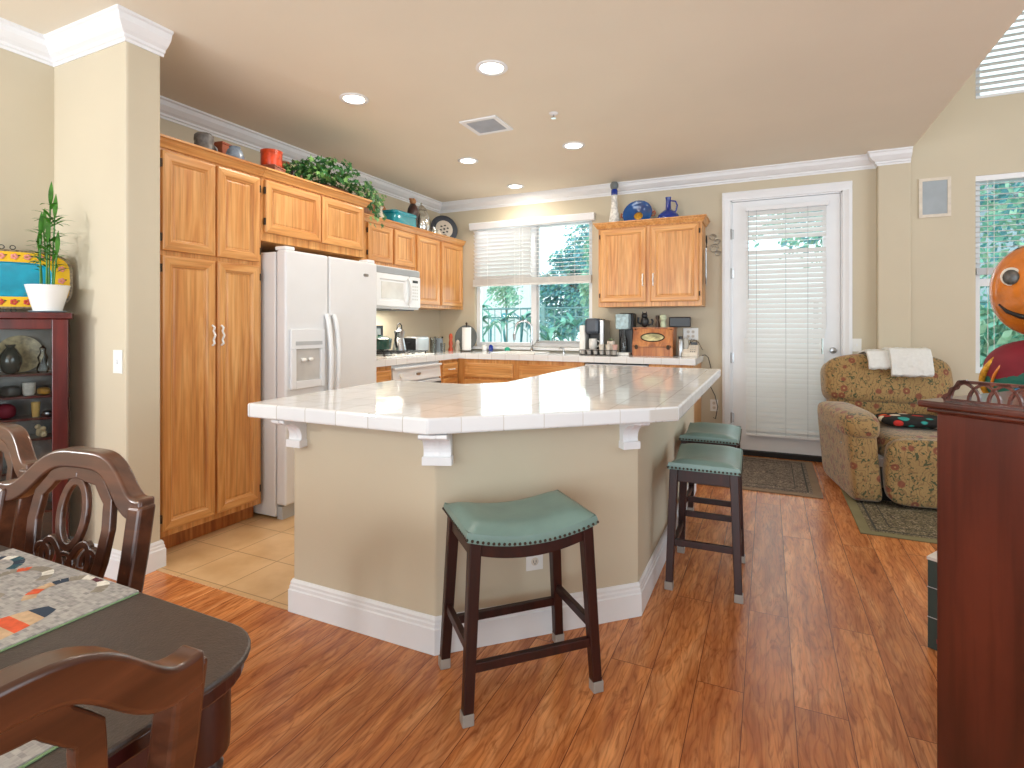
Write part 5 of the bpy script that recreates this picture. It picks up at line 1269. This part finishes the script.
for x,y,h,r,m_,lab,cat in [(-2.98,5.60,.07,.03,M['paper'],'white jar on the window ledge left of the blue bottle','jar'),(-2.90,5.60,.075,.026,M['blue'],'small blue bottle on the ledge left of the faucet','bottle'),(-2.69,5.60,.05,.030,plain('aqua sponge','2fae8e',.6),'small aqua green scrubber near the faucet','scrubber')]:
    o=th(cat,lab,cat,x,y); obj('body',LAT([(r*.8,0),(r,h*.2),(r,h*.75),(r*.5,h*.95),(0,h)]),m_,o,smooth=50)
km=th('coffee_maker','black and silver pod coffee maker at the right side of the window','coffee maker',-1.62,5.46)
obj('water_tank',MB().box(-.135,-.075,-.10,.12,.01,.27),M['ceramic'],km,bevel=.012); obj('back_body',MB().box(-.072,.075,.03,.16,0,.33),M['black'],km,bevel=.012)
obj('brew_head',MB().box(-.068,.070,-.13,.029,.19,.335),plain('dark slate plastic','39414d',.3),km,bevel=.025,seg=3); obj('drip_tray',MB().box(-.06,.06,-.13,.029,0,.045),M['black'],km,bevel=.01)
km.scale=(1,1,1.1)
obj('side_trim',MB().box(.0755,.125,-.10,.14,.005,.32),M['steel'],km,bevel=.01)
mg=th('mug','white mug standing on the coffee maker drip tray','mug',-1.62,5.40,CT+.051); obj('cup',LAT([(.03,0),(.042,.02),(.042,.11),(.038,.11),(.037,.012),(0,.01)]),M['ceramic'],mg,smooth=50); obj('handle',MB().tube([(.04,0,.09),(.07,0,.08),(.07,0,.04),(.04,0,.03)],.006,8),M['ceramic'],mg,smooth=60)
pdw=th('pod_rack','black wire rack holding coffee pods in front of the coffee maker','rack',-1.52,5.25); rk=MB()
for z in (.004,.05): rk.tube([(-.19,-.03,z),(.19,-.03,z),(.19,.03,z),(-.19,.03,z)],.003,6,closed=True)
for x in (-.19,-.127,-.064,0,.064,.127,.19):
    for y in (-.03,.03): rk.cyl((x,y,.004),(x,y,.05),.002,6)
obj('wire',rk,M['black'],pdw)
ords=['first','second','third','fourth','fifth','sixth']
for k in range(6):
    p=th('coffee_pod','pale coffee pod, %s from the left in the lower row of the rack'%ords[k],'coffee pod',-1.52-.16+.064*k,5.25,CT+.0095,0,'coffee pods in the rack'); obj('pod',LAT([(.018,0),(.024,.042),(.027,.044),(.027,.047),(0,.047)]),plain('pod','b9b4ae',.4,var=.15),p,smooth=40)
for k in range(3):
    p=th('coffee_pod','coffee pod, %s from the left in the upper row of the rack'%ords[k],'coffee pod',-1.52+.03+.068*k,5.25,CT+.0575,0,'coffee pods in the rack'); obj('pod',LAT([(.02,0),(.026,.044),(.029,.046),(.029,.05),(0,.05)]),M['cream'] if k<2 else plain('pink pot','d0a79c',.5),p,smooth=40)
sp_=th('succulent','small green and white succulent on the right end of the pod rack','plant',-1.42,5.345); im=MB()
for k in range(26):
    a=R2.random()*2*PI; leaf(im,(0,0,.14),(math.cos(a),math.sin(a),R2.uniform(.2,1.2)),.05,.012,.2)
obj('leaves',im,plain('grey green succulent','a9b493',.6,var=.2),sp_); obj('pot',LAT([(.03,0),(.038,.14),(0,.135)]),M['cream'],sp_,smooth=40)
sm_=th('soda_maker','tall black and pale blue soda maker beside the bread box','soda maker',-1.305,5.45); sm_.scale=(1.05,1,1.09)
obj('back_tower',MB().box(-.06,.085,0,.13,0,.385),M['black'],sm_,bevel=.015); obj('head',MB().box(-.065,.06,-.11,-.001,.235,.375),plain('pale blue panel','9db6bd',.3,var=.35,scale=30),sm_,bevel=.01); obj('tray',MB().box(-.06,.06,-.11,-.001,0,.025),M['ceramic'],sm_,bevel=.006)
obj('bottle',LAT([(.035,.026),(.038,.05),(.038,.14),(.018,.20),(.016,.234)]).xf(Matrix.Translation((0,-.055,0))),M['cglass'],sm_,smooth=40)
bb=th('bread_box','wooden bread box with an oval window in its sloped lid','bread box',-1.015,5.47); bb.scale=(1.17,1,1)
W2=.165
def yl(z): return -.13+.06*(z-.085)/.175
bd=MB().box(-W2,W2,-.125,.13,0,.085); bd.extr([(-W2,-.125,.086),(-W2,.13,.086),(-W2,.13,.262),(-W2,-.065,.262)],(.012,0,0)); bd.extr([(W2-.012,-.125,.086),(W2-.012,.13,.086),(W2-.012,.13,.262),(W2-.012,-.065,.262)],(.012,0,0)); bd.box(-W2+.0125,W2-.0125,.118,.13,.086,.262); bd.box(-W2-.006,W2+.006,-.068,.134,.2625,.276)
obj('box_body',bd,M['brownw'],bb,bevel=.002)
n=32; ov_=[(.095*math.cos(2*PI*i/n),.180+.040*math.sin(2*PI*i/n)) for i in range(n)]
ou=[]
for i in range(n):
    a=2*PI*i/n; c_,s_=math.cos(a),math.sin(a); k=min(.163/max(abs(c_),1e-6),.086/max(abs(s_),1e-6)); ou.append((c_*k,.174+s_*k))
vs=[(x,yl(z)-.002,z) for x,z in ov_]+[(x,yl(z)-.002,z) for x,z in ou]+[(x,yl(z)+.008,z) for x,z in ov_]+[(x,yl(z)+.008,z) for x,z in ou]
fs=[]
for i in range(n):
    j=(i+1)%n; fs+=[(i,j,n+j,n+i),(2*n+i,3*n+i,3*n+j,2*n+j),(i,2*n+i,2*n+j,j),(n+i,n+j,3*n+j,3*n+i)]
ld=obj('lid',MB().add(vs,fs),M['brownw'],bb)
obj('oval_rim',MB().tube([(x,yl(z)-.003,z) for x,z in ov_],.005,8,closed=True),M['bronze'],ld,smooth=60)
obj('painted_panel',MB().add([(x,yl(z)+.004,z) for x,z in ov_],[tuple(range(n))]),plain('bread picture','b7b184',.6,var=.5,scale=26),ld)
for x in (-.13,.13): obj('hinge',MB().se((x,-.130,.085),(.014,.005,.022),.7,.7,12,8),M['bronze'],ld)
bc=thing('cat_figurine','small black cat figurine on top of the bread box','figurine',(-1.11,5.47,CT+.2775))
obj('body',MB().se((0,0,.055),(.04,.035,.055),.9,.9,18,12).se((0,-.01,.115),(.030,.028,.028),.9,.9,16,10).extr([(-.026,-.01,.13),(-.006,-.01,.138),(-.02,-.01,.158)],(0,.008,0)).extr([(.006,-.01,.138),(.026,-.01,.13),(.02,-.01,.158)],(0,.008,0)).tube([(.035,0,.02),(.07,0,.03),(.08,0,.06),(.065,0,.08)],.01,8).tube([(-.035,0,.03),(-.065,-.01,.05),(-.06,-.01,.10)],.011,8),M['black'],bc,smooth=50)
wh=thing('figurine','slim dark figurine beside the black cat on the bread box','figurine',(-.985,5.47,CT+.2775)); obj('body',LAT([(.02,0),(.022,.03),(.01,.07),(.02,.09),(.018,.115),(0,.12)]),plain('bronze figure','4a3a2e',.4),wh,smooth=50)
gf=thing('figurine','pale green and pink figurine on the right of the bread box top','figurine',(-.925,5.44,CT+.2775)); obj('body',LAT([(.025,0),(.028,.04),(.018,.06),(.034,.09),(.028,.12),(0,.125)]),plain('pale figurine','b9c3a6',.5,var=.3,scale=40),gf,smooth=50)
bt=thing('black_radio','long black box lying on the right end of the bread box','box',(-.79,5.50,CT+.2775),.06)
obj('case',MB().box(-.085,.115,-.05,.05,.0,.10),M['black'],bt,bevel=.01); bt.location.z=CT+.2775; bt.location.x=-.79
tb2=th('thermos','slim steel thermos bottle right of the bread box','bottle',-.755,5.38); obj('bottle',LAT([(.024,0),(.026,.01),(.026,.15),(.018,.165)]),M['steel'],tb2,smooth=40); obj('cap',LAT([(.02,.1655),(.02,.19),(0,.192)]),M['black'],tb2,smooth=40)
tw2=th('bottle','squat black flask between the bread box and the phone','bottle',-.775,5.55); obj('body',LAT([(.03,0),(.03,.12),(.02,.14),(0,.145)]),M['black'],tw2,smooth=40)
phn=th('cordless_phone','grey and white telephone with a keypad and dark screen on the counter end','telephone',-.665,5.40)
obj('dock',MB().extr([(-.07,-.06,0),(-.07,.06,0),(-.07,.06,.105),(-.07,.02,.11),(-.07,-.06,.03)],(.14,0,0)),M['cream'],phn,bevel=.004); obj('handset',MB().box(-.062,-.02,-.02,.015,.07,.175),plain('silver handset','aba79d',.35),phn,bevel=.006)
kp=MB()
for r in range(4):
    for c in range(3): kp.box(.0+.018*c,.012+.018*c,-.045+.018*r,-.033+.018*r,.045+.0165*r,.051+.0165*r)
obj('keypad',kp,M['black'],phn); obj('screen',MB().box(-.0,.06,.022,.03,.108,.135),M['black'],phn)
cdm=MB().tube([(0,0,0),(.02,-.02,.06),(.06,-.05,.09),(.10,-.02,.07),(.13,-.10,.03),(.15,-.15,0.004)],.003,6)
cc=thing('phone_cord','coiled thin cord rising behind the telephone','cord',(-.72,5.66,CT+.06)); obj('cord',cdm.tube([(0,0,0),(.03,0,.10),(.08,-.02,.09),(.09,-.02,.0),(.05,0,-.03)],.003,6),M['bronze'],cc,smooth=60)
# ------------------------------------------------------------------ outside the windows
struct('ground',MB().box(-12,12,5.87,20,-.3,-.12),plain('pale patio concrete','cfcac2',.9,var=.1))
def fence():
    t=thing('metal_fence','dark slender metal picket fence behind the garden plants','fence',(-3,8.6,-.12))
    m=MB().cyl((-5,0,1.66),(7,0,1.66),.018,6).cyl((-5,0,1.51),(7,0,1.51),.014,6).cyl((-5,0,.2),(7,0,.2),.014,6); obj('rail',m,plain('fence teal grey','6f9a9c',.5),t)
    mt=plain('fence picket','8fb2b2',.5)
    for i in range(48):
        x=-4.0+.125*i; obj('picket',MB().cyl((x,0,.0),(x,0,1.66),.009,6),mt,t)
    for x in (-1.85,-.45,1.6,3.6): obj('post',MB().box(x-.03,x+.03,-.03,.03,0,1.72),mt,t)
fence()
LG=[plain('outdoor leaf %d'%i,c,.6,var=.3,scale=6) for i,c in enumerate(['5fae9b','86c4b0','5fa3ae','a9d0b4','7fb9c6'])]
def strap(name,label,x,y,h,n,L,seed,mi=0):
    R=random.Random(seed); t=thing(name,label,'plant',(x,y,-.12),0,'leafy plants outside the kitchen window'); st=MB(); lf=MB()
    for s in range(3):
        bx_,by_=R.uniform(-.25,.25),R.uniform(-.1,.1); hh=h*R.uniform(.75,1.05); st.tube([(0,0,0),(bx_*.5,by_,hh*.5),(bx_,by_,hh)],.018,6)
        for k in range(n):
            a=R.random()*2*PI; leaf(lf,(bx_,by_,hh),(math.cos(a),math.sin(a)*.8,R.uniform(.2,1.3)),L*R.uniform(.7,1.1),.035,R.uniform(.3,.8),m=R.choice((0,1)))
    obj('stems',st,LG[2],t); obj('leaves',lf,[LG[mi],LG[(mi+1)%5]],t)
for i,(x,y,h,n,L,sd) in enumerate([(-4.15,7.9,1.65,15,.52,1),(-3.35,7.3,1.72,17,.55,2),(-3.75,7.0,1.15,14,.45,8),(-3.02,8.0,1.45,14,.5,3),(-2.62,7.2,1.42,16,.5,4),(-2.2,7.0,1.12,14,.42,5),(-3.55,6.6,1.0,12,.36,6),(-2.85,6.7,.95,12,.36,9)]):
    strap('strap_leaf_plant',['strap leaved plant at the left of the kitchen window','strap leaved plant just left of the window mullion','low strap leaved plant at the far left of the window','plant behind the window mullion','palm like plant right of the window mullion','palm like plant near the coffee maker in the window','low plant behind the faucet','low plant right of the faucet outside'][i],x,y,h,n,L,sd,i%2)
def bush(name,label,x,y,z0,rx,rz,n,seed,s=.09,cat='tree',mats=(2,1,3)):
    R=random.Random(seed); t=thing(name,label,cat,(x,y,-.12),0,'trees beyond the garden fence'); lf=MB()
    obj('trunk',MB().tube([(0,0,0),(.05,0,z0*.6),(0,0,z0+.2)],[min(.05,.05*rx),min(.04,.045*rx),.02],8),plain('bark grey','7a7468',.9),t)
    for k in range(n):
        a=R.random()*2*PI; e=R.uniform(-1,1); r=R.random()**.4; q=math.sqrt(1-e*e)
        p=Vector((rx*r*q*math.cos(a),rx*.7*r*q*math.sin(a),z0+rz*r*e)); lump=noise.noise(p*1.7)
        if lump<-.12: continue
        nrm=Vector((R.uniform(-1,1),R.uniform(-1,1),R.uniform(-.3,1))).normalized(); u=nrm.orthogonal().normalized(); v=nrm.cross(u); ss=s*R.uniform(.6,1.2)
        lf.add([tuple(p-u*ss),tuple(p-v*ss*.5),tuple(p+u*ss),tuple(p+v*ss*.5)],[(0,1,2,3)],R.randrange(3))
    obj('foliage',lf,[LG[i] for i in mats],t)
bush('garden_tree','dense blue green tree outside the right half of the kitchen window',-3.75,10.9,2.05,.85,.95,9000,11,.055,mats=(4,2,1))
bush('garden_tree','pale yellow green tree at the right edge of the kitchen window view',-2.75,9.7,2.2,.42,1.0,4200,12,.05,mats=(3,1,3))
bush('garden_tree','tall airy tree seen through the upper right window slats',-3.75,12.9,3.9,.95,1.15,5000,13,.06,mats=(2,4,1))
bush('garden_tree','thin pale tree top in the left half of the kitchen window',-5.0,10.3,2.1,.42,.42,900,14,.05,mats=(3,1,3))
bush('garden_tree','light tree outside the glass door',.9,11.5,3.6,1.4,1.2,2200,15,mats=(3,1,4))
bush('garden_tree','green tree outside the family room window',3.6,10.5,2.6,1.3,1.8,3600,16,mats=(1,3,2))
bush('garden_shrub','low green shrub outside the family room window',2.6,8.0,.9,.7,.8,2200,17,cat='shrub',mats=(1,3,0))
hs=thing('neighbour_house','pale neighbouring stucco house beyond the family room window','house',(4.6,14.5,-.12))
obj('wall',MB().box(-2.6,2.4,0,3,0,4.0),plain('blue grey stucco','aebfc8',.9,var=.04),hs); obj('roof',MB().extr([(-2.9,-.3,4.0),(-2.9,3.3,4.0),(-2.9,1.5,5.2)],(5.6,0,0)),plain('grey roof','8f9498',.8),hs)
wl=thing('garden_wall','white stucco house wall filling the upper left of the kitchen window view','wall',(-8.2,13.5,-.12))
obj('stucco',MB().box(-3.2,2.4,0,.2,0,5.2),plain('white stucco','e9ebec',.9,var=.02),wl)
